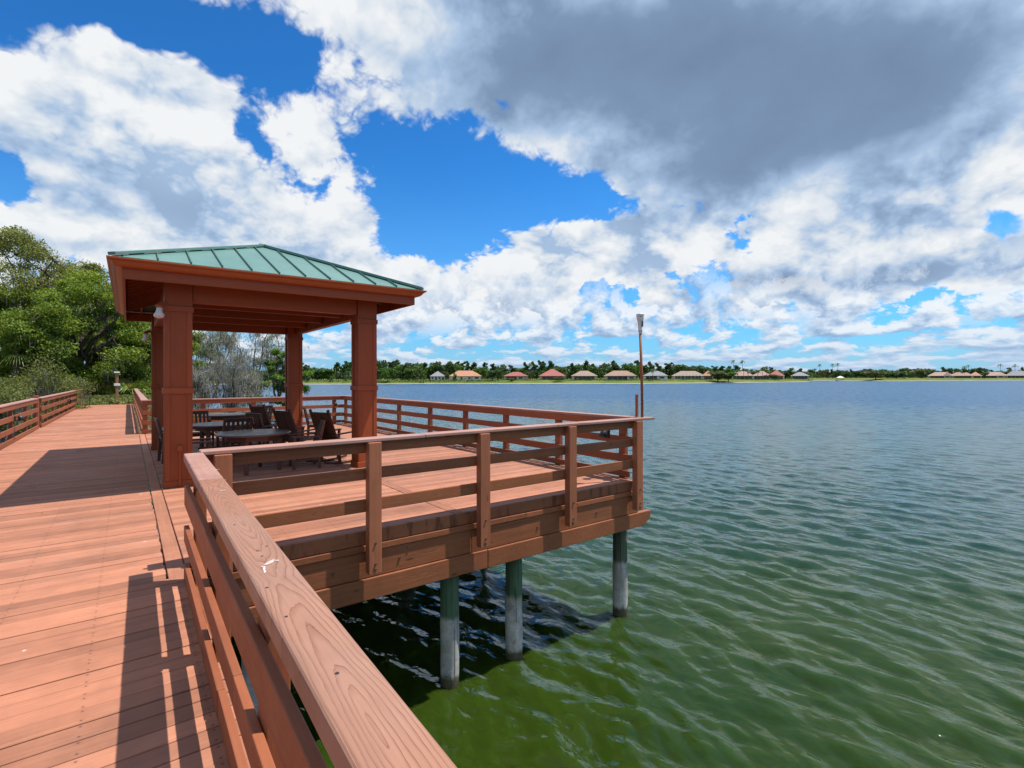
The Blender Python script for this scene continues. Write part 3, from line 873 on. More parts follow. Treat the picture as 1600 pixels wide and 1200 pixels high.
# ------------------------------------------------------------------ pole lamp at the front corner
lp = thing('pole_lamp', 'tall thin terracotta pole with a pale flared lamp head above the corner of the railing', 'pole lamp', (7.19, 5.80, 1.104))
mb = MB(); mb.tube([(7.195, 5.80, 1.104), (7.185, 5.80, 1.8), (7.150, 5.80, 2.55)], .0235, 12); mb.build('pole', M['rail'], lp, smooth=True)
mb = MB()
mb.lathe([(0, 0), (.026, 0), (.028, .03), (.038, .055), (.040, .075), (.035, .09), (.042, .20), (.066, .285), (.066, .295), (0, .295)], (7.149, 5.80, 2.552), 18)
mb.build('lamp_head', M['lamp'], lp, smooth=True)
mb = MB(); mb.lathe([(.0, 0), (.050, 0), (.050, .012), (.070, .015), (.070, .052), (.060, .062), (0, .064)], (7.149, 5.80, 2.849), 18); mb.build('lamp_cap', M['lamp'], lp, smooth=False)
mb = MB(); mb.box(7.149 - .016, 7.149 + .016, 5.80 - .052, 5.80 - .045, 2.68, 2.78); mb.build('slot', M['black'], lp)
sp = thing('thin_post', 'thin square wooden stake rising beside the tall pole at the railing corner', 'stake', (7.21, 5.93, 1.104))
mb = MB(); mb.box(7.19, 7.23, 5.91, 5.95, 1.104, 1.485); mb.build('stake', M['rail'], sp, bevel=.003)
mb = MB(); mb.box(7.186, 7.234, 5.906, 5.954, 1.485, 1.497); mb.build('stake_top', M['rail'], sp, bevel=.003)

# trail light at the end of the walk
tl = thing('trail_post', 'square wooden post with a white cap light where the walk meets the bank', 'trail post', (-.62, 46.0, -.1))
mb = MB(); mb.box(-.71, -.54, 45.92, 46.09, -.4, 2.16); mb.build('post', M['tan'], tl, bevel=.01)
mb = MB(); mb.box(-.80, -.47, 45.84, 46.12, 2.165, 2.27); mb.build('cap_light', M['white'], tl, bevel=.03)
mb = MB(); mb.box(-.80, -.45, 45.88, 45.917, 1.27, 1.44); mb.build('plaque', M['white'], tl, bevel=.01)
# ------------------------------------------------------------------ water
def water_mat():
    m, t, b = mat_new('lake_water')
    geo = t.new('ShaderNodeNewGeometry').outputs['Position']
    x, y_, z = t.xyz(geo)
    b.inputs['IOR'].default_value = 1.333; b.inputs['Specular IOR Level'].default_value = .5
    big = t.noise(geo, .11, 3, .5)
    near_green = t.mix(t.lin(big, .35, .65), (.019, .041, .004, 1), (.031, .052, .005, 1))
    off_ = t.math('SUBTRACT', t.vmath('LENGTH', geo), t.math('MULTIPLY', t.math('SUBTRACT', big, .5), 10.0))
    mid_ = t.mix(t.smooth(off_, 7.0, 24.0), near_green, (.010, .045, .036, 1))
    col = t.mix(t.smooth(off_, 22.0, 120.0), mid_, (.009, .060, .128, 1))    # farther out the sky's blue reflection is put into the green base colour
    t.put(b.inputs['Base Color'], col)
    b.inputs['Subsurface Weight'].default_value = 1.0; b.inputs['Subsurface Radius'].default_value = (.5, 1.0, .4); b.inputs['Subsurface Scale'].default_value = .55
    p1 = t.comb(t.math('MULTIPLY', x, 1.0), t.math('MULTIPLY', y_, .5), 0.0)
    n1 = t.noise(p1, 2.6, 2, .5, .0)
    p2 = t.comb(t.math('ADD', x, t.math('MULTIPLY', y_, .2)), t.math('SUBTRACT', t.math('MULTIPLY', y_, .55), t.math('MULTIPLY', x, .1)), 3.0)
    n2 = t.noise(p2, 7.5, 2, .5, .0)
    h = t.math('ADD', t.math('MULTIPLY', n1, .055), t.math('MULTIPLY', n2, .016))
    bn = t.bump(h, 1.0, 1.0)
    # farther out the mesh is too coarse for ripples: tilt the facets instead
    dist = t.vmath('LENGTH', geo)
    c1 = t.noise(p1, 1.6, 2, .5, .3, out='Color')
    tl_ = t.vmath('MULTIPLY', t.vmath('SUBTRACT', c1, (.5, .5, .5)), (1.0, .75, 0.0))
    t.put(b.inputs['Roughness'], t.lin(dist, 10.0, 110.0, .05, .32))
    amp = t.lin(dist, 10.0, 110.0, 0.0, 1.3)
    b_ = t.vmath('NORMALIZE', t.vmath('ADD', bn, t.vmath('SCALE', tl_, scale=amp)))
    t.put(b.inputs['Normal'], b_)
    return m
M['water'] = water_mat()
def water():
    R0, R1, k = 1.2, 2600.0, 1.0078
    n = int(math.log(R1 / R0) / math.log(k)) + 1
    rad = R0 * k ** np.arange(n + 1)
    az = np.radians(np.linspace(-70, 135, 640))
    RR, AA = np.meshgrid(rad, az, indexing='ij')
    X = RR * np.sin(AA); Y = RR * np.cos(AA)
    rg = np.random.default_rng(3)
    Z = np.zeros_like(X)
    cell = RR * .0078
    N = 84
    lam = np.exp(rg.uniform(math.log(.17), math.log(1.55), N))
    th = rg.normal(math.pi, .55, N)
    for i in range(N):
        kx, ky = 2 * math.pi / lam[i] * math.cos(th[i]), 2 * math.pi / lam[i] * math.sin(th[i])
        sl = .040 * (1.0 if lam[i] < .6 else (.6 / lam[i]) ** .7)
        amp = sl * lam[i] / (2 * math.pi)
        w = np.clip((lam[i] - 2.2 * cell) / (2.5 * cell), 0, 1)
        # groups of waves: amplitude wanders over the lake
        mod = .75 + .5 * np.sin(X * .13 * math.cos(i * 1.7) + Y * .13 * math.sin(i * 1.7) + i)
        ph = kx * X + ky * Y + rg.uniform(0, 6.28)
        s = np.sin(ph)
        Z += amp * w * mod * (s + .28 * np.cos(2 * ph))
    V = np.stack([X, Y, Z + WATER], -1).reshape(-1, 3)
    m_ = len(az)
    I = np.arange((n + 1) * m_).reshape(n + 1, m_)
    Q = np.stack([I[:-1, :-1], I[:-1, 1:], I[1:, 1:], I[1:, :-1]], -1).reshape(-1, 4)[:, ::-1]
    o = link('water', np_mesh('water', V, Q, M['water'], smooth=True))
    tag(o, kind='structure')
water()

# ------------------------------------------------------------------ land
def ground_mat(name, sandz):
    m, t, b = mat_new(name)
    geo = t.new('ShaderNodeNewGeometry').outputs['Position']
    z = t.xyz(geo)[2]
    n = t.noise(geo, .06, 5, .6); n2 = t.noise(geo, .8, 5, .65)
    g = t.mix(t.lin(n, .35, .65), (.075, .120, .018, 1), (.150, .165, .035, 1))
    g = t.vmath('SCALE', g, scale=t.lin(n2, .3, .7, .75, 1.25))
    s = t.mix(t.lin(n2, .35, .65), (.30, .27, .20, 1), (.46, .43, .35, 1))
    zz = t.math('ADD', z, t.math('MULTIPLY', t.math('SUBTRACT', t.noise(geo, .25, 3), .5), .35))
    c = t.mix(t.smooth(zz, sandz - .12, sandz + .12), s, g)
    t.put(b.inputs['Base Color'], c); b.inputs['Roughness'].default_value = .95; b.inputs['Specular IOR Level'].default_value = .15
    return m
M['land'] = ground_mat('lawn_and_sand', -2.12)
M['bank'] = plain('leaf_litter_soil', (.10, .075, .045), .95, spec=.1, vary=.4, scale=2.0)
SHORE = [(-600, 330), (240, 330), (420, 338), (560, 345), (700, 350), (860, 350), (1000, 338), (1100, 372), (1190, 405), (1262, 440), (1272, 600), (1300, 590), (1400, 500), (1500, 560), (1620, 560), (1800, 560), (2600, 560)]
def shore_d(px):
    return float(np.interp(px, [a for a, _ in SHORE], [b for _, b in SHORE]))
def land_far():
    pxs = np.concatenate([np.linspace(-600, 200, 14), np.linspace(240, 1260, 90), np.linspace(1263, 1275, 6), np.linspace(1280, 2600, 90)])
    offs = np.array([-30, -10, -3, 0, 3, 8, 16, 26, 40, 70, 130, 300, 800, 2400, 9000.])
    zs = np.array([-4.2, -3.2, -2.65, -2.42, -2.15, -1.6, -.8, -.25, 0, .15, .3, .5, .8, 1.0, 1.0])
    V = []; rg = np.random.default_rng(11)
    for i, p in enumerate(pxs):
        D = shore_d(p) + 5 * math.sin(p * .021) * .6
        for o_, z in zip(offs, zs):
            x, y_ = at(p, D + o_)
            V.append((x, y_, z + (rg.normal(0, .05) if 0 < o_ < 200 else 0)))
    n, k = len(pxs), len(offs)
    I = np.arange(n * k).reshape(n, k)
    Q = np.stack([I[:-1, :-1], I[:-1, 1:], I[1:, 1:], I[1:, :-1]], -1).reshape(-1, 4)[:, ::-1]
    tag(link('ground', np_mesh('ground', V, Q, M['land'], smooth=True)), kind='structure')
land_far()
POLY = [(-90, 26), (-22, 31), (-10, 36), (-4.2, 41.5), (-2, 42.6), (1.4, 43.0), (3.2, 47), (6, 52.5), (12, 57), (17.5, 60), (17, 66), (8, 73), (-10, 88), (-90, 110)]
def sd_poly(x, y_):
    P = np.array(POLY); n = len(P)
    dmin = np.full(x.shape, 1e9); ins = np.zeros(x.shape, bool)
    for i in range(n):
        a, c = P[i], P[(i + 1) % n]; e = c - a
        tt = np.clip(((x - a[0]) * e[0] + (y_ - a[1]) * e[1]) / (e @ e), 0, 1)
        dmin = np.minimum(dmin, np.hypot(x - a[0] - tt * e[0], y_ - a[1] - tt * e[1]))
        cond = ((a[1] > y_) != (c[1] > y_)) & (x < (c[0] - a[0]) * (y_ - a[1]) / (c[1] - a[1] + 1e-12) + a[0])
        ins ^= cond
    return np.where(ins, dmin, -dmin)
def bank_z(x, y_):
    s = sd_poly(np.asarray(x, float), np.asarray(y_, float))
    top = np.interp(np.asarray(x, float), [1.5, 5.0], [-.16, -2.25])
    return np.minimum(np.clip(-2.45 + s * 1.05, -4.0, -.16) + np.clip(s - 6, 0, 20) * .02, top)
def bank():
    xs = np.linspace(-60, 24, 150); ys = np.linspace(24, 100, 140)
    X, Y = np.meshgrid(xs, ys, indexing='ij')
    Z = bank_z(X, Y) + .05 * np.sin(X * 2.1) * np.cos(Y * 1.7)
    V = np.stack([X, Y, Z], -1).reshape(-1, 3)
    I = np.arange(X.size).reshape(X.shape)
    Q = np.stack([I[:-1, :-1], I[1:, :-1], I[1:, 1:], I[:-1, 1:]], -1).reshape(-1, 4)
    tag(link('bank_terrain', np_mesh('bank_terrain', V, Q, M['bank'], smooth=True)), kind='structure')
bank()

# ------------------------------------------------------------------ vegetation
M['oak'] = leaf_mat('oak_leaf', (0.066, 0.108, 0.020, 1), (0.158, 0.237, 0.034, 1), (0.325, 0.381, 0.056, 1))
M['olive'] = leaf_mat('olive_leaf', (0.094, 0.118, 0.033, 1), (0.189, 0.214, 0.058, 1), (0.315, 0.325, 0.096, 1))
M['deep'] = leaf_mat('deep_green_leaf', (0.025, 0.053, 0.014, 1), (0.056, 0.109, 0.022, 1), (0.119, 0.189, 0.035, 1))
M['shrub'] = leaf_mat('shrub_leaf', (0.071, 0.086, 0.030, 1), (0.137, 0.159, 0.050, 1), (0.237, 0.245, 0.076, 1))
M['bright'] = leaf_mat('bright_leaf', (0.057, 0.122, 0.016, 1), (0.122, 0.237, 0.029, 1), (0.215, 0.358, 0.052, 1))
M['moss'] = leaf_mat('grey_moss', (0.081, 0.077, 0.068, 1), (0.136, 0.133, 0.121, 1), (0.223, 0.220, 0.205, 1), trans=.2)
M['frond'] = leaf_mat('palm_frond', (0.047, 0.099, 0.020, 1), (0.118, 0.196, 0.029, 1), (0.343, 0.374, 0.074, 1), trans=.25, rough=.35)
M['dryfrond'] = leaf_mat('yellow_frond', (0.120, 0.138, 0.025, 1), (0.240, 0.196, 0.050, 1), (0.408, 0.287, 0.100, 1), trans=.25, rough=.45)
M['silver'] = leaf_mat('silvery_moss', (0.155, 0.150, 0.134, 1), (0.258, 0.253, 0.232, 1), (0.413, 0.408, 0.382, 1), trans=.2)
M['bark'] = plain('grey_brown_bark', (.085, .068, .055), .9, spec=.15, vary=.4, scale=3.0, bump=.6)
M['twig'] = plain('bleached_twig', (.26, .24, .225), .85, spec=.15, vary=.3, scale=2.0)
M['pinebark'] = plain('far_bark', (.11, .085, .065), .9, spec=.1, vary=.3, scale=1.0)

def quads(C, s, asp=.55, rg=rng, up=0.0):
    """one small leaf-shaped quad at every centre"""
    n = len(C)
    d = rg.normal(size=(n, 3)); d /= np.linalg.norm(d, axis=1)[:, None]
    nn = rg.normal(size=(n, 3)); nn[:, 2] += up; 
    b = np.cross(d, nn); b /= np.linalg.norm(b, axis=1)[:, None] + 1e-9
    s = np.broadcast_to(s, (n,))[:, None]
    V = np.stack([C - d * s * .5, C + b * s * asp * .5 - d * s * .05, C + d * s * .5, C - b * s * asp * .5 + d * s * .05], 1).reshape(-1, 3)
    return V, np.arange(4 * n).reshape(n, 4)
def shell(c, rad, n, rg=rng, pw=.45):
    d = rg.normal(size=(n, 3)); d /= np.linalg.norm(d, axis=1)[:, None]
    r = rg.uniform(0, 1, (n, 1)) ** pw
    lump = 1 + .22 * np.sin(d[:, :1] * 5 + c[0]) * np.cos(d[:, 1:2] * 6 + c[1])
    return np.array(c) + d * r * np.array(rad) * lump
def strands(C, L, w, rg=rng):
    """hanging strips"""
    n = len(C); a = rg.uniform(0, 6.28, n); u = np.stack([np.cos(a), np.sin(a), np.zeros(n)], 1) * w
    L = np.broadcast_to(L, (n,))[:, None] * rg.uniform(.5, 1.3, (n, 1))
    sw = rg.normal(0, .06, (n, 3)); sw[:, 2] = -1
    V = np.stack([C - u, C + u, C + u * .3 + sw * L, C - u * .4 + sw * L * .9], 1).reshape(-1, 3)
    return V, np.arange(4 * n).reshape(n, 4)
def bend(p, q, sag, n=6, wob=.0):
    p, q = np.array(p, float), np.array(q, float); out = []
    for i in range(n + 1):
        t_ = i / n; c = p + (q - p) * t_; c[2] += sag * math.sin(math.pi * t_)
        if 0 < i < n and wob: c += rng.normal(0, wob, 3)
        out.append(tuple(c))
    return out

def oak(label, x, y_, top, spread, lean=(0, 0), leaf='oak', seed=1, clumps=46, per=330, size=.24, moss=.25, base=None, group='live oaks and other trees on the bank', hang=.0, low=.34, sparse=1.0, name='oak_tree'):
    rg = np.random.default_rng(seed)
    zb = float(bank_z(x, y_)) - .1 if base is None else base
    t = thing(name, label, 'tree', (x, y_, zb), group)
    H = top - zb
    fork = np.array([x + lean[0] * .5, y_ + lean[1] * .5, zb + H * .30])
    mb = MB()
    r0 = H * .030
    mb.tube(bend((x, y_, zb - .3), fork, 0, 6, .08), [r0 * (1.25 - .5 * i / 6) for i in range(7)], 10)
    cx, cyy = x + lean[0], y_ + lean[1]
    C = []; limbs = []
    nl = 8
    for i in range(nl):
        a = i / nl * 6.283 + rg.uniform(-.3, .3); rr = spread * rg.uniform(.45, .85)
        e = np.array([cx + rr * math.cos(a), cyy + rr * math.sin(a), zb + H * rg.uniform(.48, .86)])
        p = bend(fork, e, H * rg.uniform(.0, .07), 7, .18)
        mb.tube(p, [r0 * .62 * (1 - .85 * k / 7) for k in range(8)], 7); limbs += [np.array(q) for q in p[2:]]
    for i in range(clumps):
        while True:
            d = rg.uniform(-1, 1, 3)
            if .12 < d @ d < 1: break
        zc = zb + H * (low + (1 - low) * .5 * (1 + d[2])) - 1.0
        wz = math.sqrt(max(.05, 1 - (abs(d[2]) ** 2) * .6))
        c = np.array([cx + d[0] * spread * wz, cyy + d[1] * spread * wz, zc])
        C.append(c)
        j = min(limbs, key=lambda q: np.sum((q - c) ** 2))
        mb.tube(bend(j, c, rg.uniform(-.2, .5), 4, .10), [r0 * .17, r0 * .13, r0 * .1, r0 * .06, r0 * .03], 5)
    mb.build('trunk', M['bark'], t, smooth=True)
    Vs = []; Qs = []; n0 = 0
    for c in C:
        rad = np.array([1, 1, .62]) * rg.uniform(.10, .21) * spread * 1.25
        pts = shell(c, rad, int(1.9 * per * sparse * rg.uniform(.6, 1.3)), rg)
        V, Q = quads(pts, rg.uniform(.7, 1.3, len(pts)) * size, .6, rg, 1.1)
        Vs.append(V); Qs.append(Q + n0); n0 += len(V)
    obj_np('crown', np.concatenate(Vs), np.concatenate(Qs), M[leaf], t)
    if moss:
        P = np.concatenate([shell(c, np.array([1, 1, .5]) * spread * .18, int(60 * moss * 2.2), rg) for c in C[::2]])
        V, Q = strands(P, .7 + hang, .040, rg)
        obj_np('hanging_moss', V, Q, M['moss'], t)
    return t
def B(px, d): return at(px, d)
x, y_ = B(112, 47); oak('broad green live oak with a dark leaning trunk behind the end of the walk', x, y_, 12.6, 6.8, (1.2, .5), 'oak', 1, 92, 640, .20, .25, low=.08)
x, y_ = B(8, 49); oak('tallest oak at the left edge of the photo, its lacy top against the cloud', x, y_, 17.2, 6.8, (-.3, 0), 'olive', 2, 74, 420, .19, .3, low=.25)
x, y_ = B(-90, 50); oak('dark oak mostly beyond the left edge of the photo', x, y_, 14, 6.5, (0, 0), 'oak', 3, 40, 300, .26, .2)
x, y_ = B(140, 62); oak('pale lacy oak top standing between the broad oak and the gazebo roof', x, y_, 17.0, 5.6, (0, 0), 'olive', 4, 58, 330, .20, .3, low=.4)
x, y_ = B(60, 58); oak('deep green oak filling the gap behind the tallest and the broad oak', x, y_, 13.6, 6.6, (0, 0), 'oak', 5, 52, 560, .22, .2, low=.15)
x, y_ = B(224, 56); oak('olive green tree showing just left of the gazebo columns', x, y_, 10.2, 5.0, (0, 0), 'oak', 6, 60, 560, .19, .35, low=.12)
x, y_ = B(262, 64); oak('oak hidden behind the front left gazebo column', x, y_, 11.5, 5.0, (0, 0), 'oak', 7, 40, 300, .25, .4, low=.15)
x, y_ = B(455, 61); oak('bright green tree leaning over the lake on a dark crooked trunk', x, y_, 7.0, 2.7, (-.6, .2), 'bright', 8, 40, 300, .19, .25, base=-2.4, low=.12, name='leaning_tree')

def mossy(label, x, y_, top, spread, seed, green=.25, base=-1.2, nst=2600, name='mossy_tree', twigs=70, kind='tree'):
    """grey bare-branched tree draped with moss"""
    rg = np.random.default_rng(seed)
    t = thing(name, label, kind, (x, y_, base), 'grey mossy trees and thickets behind the gazebo')
    mb = MB(); H = top - base; tips = []
    nst_ = 4
    for i in range(nst_):
        a = rg.uniform(0, 6.28); e = (x + spread * .6 * math.cos(a), y_ + spread * .6 * math.sin(a), base + H * rg.uniform(.6, .95))
        p = bend((x + rg.uniform(-.3, .3), y_ + rg.uniform(-.3, .3), base - .2), e, rg.uniform(-.3, .5), 7, .16)
        mb.tube(p, [.13 * (1 - .8 * k / 7) for k in range(8)], 6); tips += [np.array(q) for q in p[2:]]
    mb.build('trunk', M['bark'], t, smooth=True)
    tw = MB(); ends = []
    for i in range(twigs):
        s0 = tips[rg.integers(len(tips))]
        d = rg.normal(size=3); d[2] = abs(d[2]) * .3 + rg.uniform(-.3, .4); d /= np.linalg.norm(d)
        e = s0 + d * spread * rg.uniform(.25, .75)
        p = bend(s0, e, rg.uniform(-.1, .3), 4, .09); tw.tube(p, [.030, .024, .018, .012, .006], 4, caps=False)
        ends += [np.array(q) for q in p[1:]]
        for _ in range(3):
            q0 = np.array(p[rg.integers(1, 5)]); dd = rg.normal(size=3) * .4 * spread * .5
            tw.tube([tuple(q0), tuple(q0 + dd * .5 + rg.normal(0, .05, 3)), tuple(q0 + dd)], [.014, .010, .005], 3, caps=False); ends.append(q0 + dd * .6)
    tw.build('branches', M['twig'], t)
    E = np.array(ends)
    P = E[rg.integers(len(E), size=nst)] + rg.normal(0, .22, (nst, 3))
    V, Q = strands(P, .42, .030, rg)
    V2, Q2 = quads(P + rg.normal(0, .15, P.shape), rg.uniform(.10, .26, nst), .22, rg)
    obj_np('moss', np.concatenate([V, V2]), np.concatenate([Q, Q2 + len(V)]), M['silver'], t)
    if green:
        n = int(nst * green)
        P = E[rg.integers(len(E), size=n // 40 + 1)]
        P = np.repeat(P, 40, 0)[:n] + rg.normal(0, .38, (n, 3))
        V, Q = quads(P, rg.uniform(.12, .24, n), .6, rg)
        obj_np('leaves', V, Q, M['olive'], t)
    return t
x, y_ = B(335, 66); mossy('tall grey mossy tree behind the gazebo, next to its front left column', x, y_, 10.5, 3.6, 21, .55, nst=3600)
x, y_ = B(392, 68); mossy('tall grey mossy tree with open sky between its limbs, middle of the gazebo opening', x, y_, 10.8, 3.4, 22, .30, nst=2600)
x, y_ = B(436, 70); mossy('thin grey mossy tree behind the bright green leaning tree', x, y_, 9.2, 2.8, 23, .4, nst=2000)
x, y_ = B(318, 53); mossy('low grey thicket of bare twigs nearest the front left gazebo column', x, y_, 3.9, 2.6, 24, .35, -2.3, 3200, 'bare_thicket', 110, 'shrub')
x, y_ = B(362, 55); mossy('low silvery thicket of bare twigs over the water, middle of the gazebo opening', x, y_, 4.3, 2.6, 25, .22, -2.3, 3200, 'bare_thicket', 120, 'shrub')
x, y_ = B(402, 58); mossy('smaller grey thicket of bare twigs left of the crooked dark trunk', x, y_, 3.2, 2.0, 26, .3, -2.3, 2200, 'bare_thicket', 90, 'shrub')
x, y_ = B(285, 55); mossy('grey thicket mostly behind the front left gazebo column', x, y_, 3.6, 2.4, 27, .4, -2.2, 2400, 'bare_thicket', 80, 'shrub')

def shrub(label, x, y_, top, rad, seed, leaf='shrub', base=-2.4, n=5200, size=.12, grey=.3):
    rg = np.random.default_rng(seed)
    t = thing('shrub', label, 'shrub', (x, y_, base), 'shrubs beside the walk')
    mb = MB(); C = []
    for i in range(22):
        a = rg.uniform(0, 6.28); r_ = rad * math.sqrt(rg.uniform(0, 1)) * .85
        c = np.array([x + r_ * math.cos(a), y_ + r_ * math.sin(a), base + (top - base) * rg.uniform(.35, .92) * (1 - .25 * (r_ / rad) ** 2)])
        C.append(c); mb.tube(bend((x + rg.uniform(-.3, .3), y_ + rg.uniform(-.3, .3), base - .2), c, .1, 4, .05), [.05, .04, .03, .02, .01], 5)
    mb.build('stems', M['twig'], t)
    Vs = []; Qs = []; k = 0
    for c in C:
        pts = shell(c, np.array([1, 1, .75]) * rad * rg.uniform(.24, .42), n // 22, rg)
        V, Q = quads(pts, rg.uniform(.7, 1.3, len(pts)) * size, .5, rg, .5); Vs.append(V); Qs.append(Q + k); k += len(V)
    obj_np('foliage', np.concatenate(Vs), np.concatenate(Qs), M[leaf], t)
    if grey:
        P = np.concatenate([shell(c - np.array([0, 0, .5]), np.array([.8, .8, .6]) * rad * .35, int(60 * grey * 3), rg) for c in C])
        V, Q = strands(P, .35, .02, rg); obj_np('moss', V, Q, M['moss'], t)
    return t
x, y_ = B(68, 30); shrub('rounded grey green shrub above the gap in the left railing', x, y_, 3.2, 2.4, 31, n=11000)
x, y_ = B(18, 26); shrub('low grey green shrub behind the nearer length of left railing', x, y_, 1.9, 1.9, 32, n=8000)
x, y_ = B(118, 38); shrub('yellowish shrub beside the oak trunk at the farther left railing', x, y_, 2.0, 2.2, 33, n=9000)
x, y_ = B(-40, 27); shrub('grey green shrub at the left edge of the photo', x, y_, 2.4, 2.3, 34, n=8000)

for i, (px, d, top, rad, lf, lab) in enumerate((
        (150, 53, 3.6, 2.6, 'oak', 'tall leafy shrub under the broad oak, left of the trail post'),
        (205, 54, 3.8, 2.6, 'olive', 'tall olive shrub behind the trail post'),
        (240, 52, 3.4, 2.3, 'oak', 'leafy shrub showing between the trail post and the gazebo columns'),
        (95, 50, 3.4, 2.6, 'oak', 'leafy shrub in the shade of the broad oak trunk'),
        (35, 46, 3.4, 2.8, 'oak', 'dark leafy shrub under the drooping palms'))):
    x, y_ = B(px, d); shrub(lab, x, y_, top, rad, 60 + i, lf, -.3, 8000, .19, .12)

def palm(label, x, y_, h, base, seed, fl=1.7, name='cabbage_palm', n=26, mat='frond', droop=1.0, lf=26, group='palms on the near bank'):
    rg = np.random.default_rng(seed)
    t = thing(name, label, 'palm', (x, y_, base), group)
    mb = MB(); c = np.array([x + rg.uniform(-.3, .3), y_, base + h])
    mb.tube(bend((x, y_, base - .2), c, 0, 6, .03), [.19, .17, .16, .16, .16, .17, .15], 9)
    mb.build('trunk', M['bark'], t, smooth=True)
    Vs = []; Qs = []; k = 0
    for i in range(n):
        a = i * 2.4 + rg.uniform(-.2, .2); el = rg.uniform(-.5, 1.25)
        d = np.array([math.cos(a) * math.cos(el), math.sin(a) * math.cos(el), math.sin(el)])
        stalk = c + d * fl * .55
        side = np.cross(d, [0, 0, 1]); side /= np.linalg.norm(side) + 1e-9; upv = np.cross(side, d)
        for j in range(lf):   # blades of a costapalmate fan
            f = (j / (lf - 1) - .5) * 2
            an = f * 1.9
            dr = d * math.cos(an) + side * math.sin(an) + upv * (.12 * math.cos(an * 2))
            L = fl * (.75 - .18 * abs(f)) * rg.uniform(.85, 1.1)
            p1 = stalk + dr * L * .55; p2 = stalk + dr * L + np.array([0, 0, -1]) * L * .45 * droop * rg.uniform(.5, 1.2)
            w = side * math.cos(an) - d * math.sin(an); w = w * .035
            Vs += [stalk - w * .3, stalk + w * .3, p1 + w, p1 - w, p1 - w, p1 + w, p2 + w * .12, p2 - w * .12]
            Qs += [(k, k + 1, k + 2, k + 3), (k + 4, k + 5, k + 6, k + 7)]; k += 8
        w = side * .02
        Vs += [c - w, c + w, stalk + w, stalk - w]; Qs.append((k, k + 1, k + 2, k + 3)); k += 4
    obj_np('fronds', np.array(Vs), np.array(Qs), M[mat], t)
    return t
x, y_ = B(20, 42); palm('cabbage palm with drooping dark fronds at the far left under the oaks', x, y_, 4.3, -.2, 41, 1.9)
x, y_ = B(62, 44); palm('cabbage palm with drooping dark fronds above the rounded shrub', x, y_, 4.0, -.2, 42, 1.9)
x, y_ = B(140, 49); palm('bushy palm with a bright fan crown in front of the oak trunk', x, y_, 4.4, -.2, 43, 1.8)
x, y_ = B(182, 51); palm('dark palm directly behind the trail post', x, y_, 2.6, -.2, 44, 2.0)
x, y_ = B(215, 54); palm('pale palm between the trail post and the gazebo', x, y_, 3.2, -.2, 45, 1.9, mat='dryfrond')
x, y_ = B(100, 46); palm('palm half hidden by the oak trunk', x, y_, 2.4, -.2, 46, 1.8)
for i, (px, d, h, mt, lab) in enumerate((
        (138, 47, .5, 'frond', 'dark palmetto clump at the end of the farther left railing'),
        (160, 48.5, .7, 'dryfrond', 'yellow tipped palmetto clump left of the trail post'),
        (172, 47.2, .4, 'frond', 'low green palmetto clump at the foot of the trail post'),
        (198, 48, .5, 'dryfrond', 'yellowing palmetto clump right of the trail post'),
        (212, 47, .4, 'frond', 'green palmetto clump behind the end of the distant low railing'),
        (232, 50, .8, 'frond', 'palmetto clump next to the back left gazebo column'),
        (150, 46.2, .2, 'dryfrond', 'low yellow palmetto at the edge of the planks'))):
    x, y_ = B(px, d); palm(lab, x, y_, h, float(bank_z(x, y_)), 50 + i, 1.5, 'palmetto', 20, mt, .6, 18, 'palmettos at the end of the walk')
# low ground cover at the end of the walk
P = []
rg = np.random.default_rng(77)
while len(P) < 9000:
    x, y_ = rg.uniform(-8, 5), rg.uniform(44.3, 56)
    s = float(sd_poly(np.array([x]), np.array([y_]))[0])
    if s < .3 or (abs(x + 1) < 1.7 and y_ < 44.7): continue
    P.append((x, y_, float(bank_z(x, y_)) + rg.uniform(0, .55)))
V, Q = quads(np.array(P), rg.uniform(.15, .35, len(P)), .4, rg)
tag(link('ground_cover', np_mesh('ground_cover', V, Q, M['shrub'])), kind='stuff')

# ------------------------------------------------------------------ far shore: houses
M['tile_red'] = plain('red_tile', (.30, .080, .062), .7, vary=.2, scale=.8)
M['tile_orange'] = plain('orange_tile', (.40, .18, .10), .7, vary=.2, scale=.8)
M['tile_tan'] = plain('tan_tile', (.27, .185, .13), .7, vary=.2, scale=.8)
M['tile_brown'] = plain('brown_tile', (.27, .165, .11), .7, vary=.2, scale=.8)
M['tile_grey'] = plain('grey_tile', (.20, .20, .21), .7, vary=.2, scale=.8)
M['tile_pink'] = plain('pink_tile', (.31, .19, .155), .7, vary=.2, scale=.8)
M['stucco'] = plain('cream_stucco', (.46, .40, .31), .8, vary=.06, scale=.5)
M['stuccow'] = plain('white_stucco', (.62, .60, .56), .8, vary=.05, scale=.5)
M['screen'] = plain('dark_screen', (.030, .034, .038), .4, vary=.3, scale=.5)
M['glass'] = plain('window_glass', (.035, .05, .06), .12, vary=.2)
M['cage'] = plain('white_aluminium', (.66, .67, .68), .5, vary=.05)
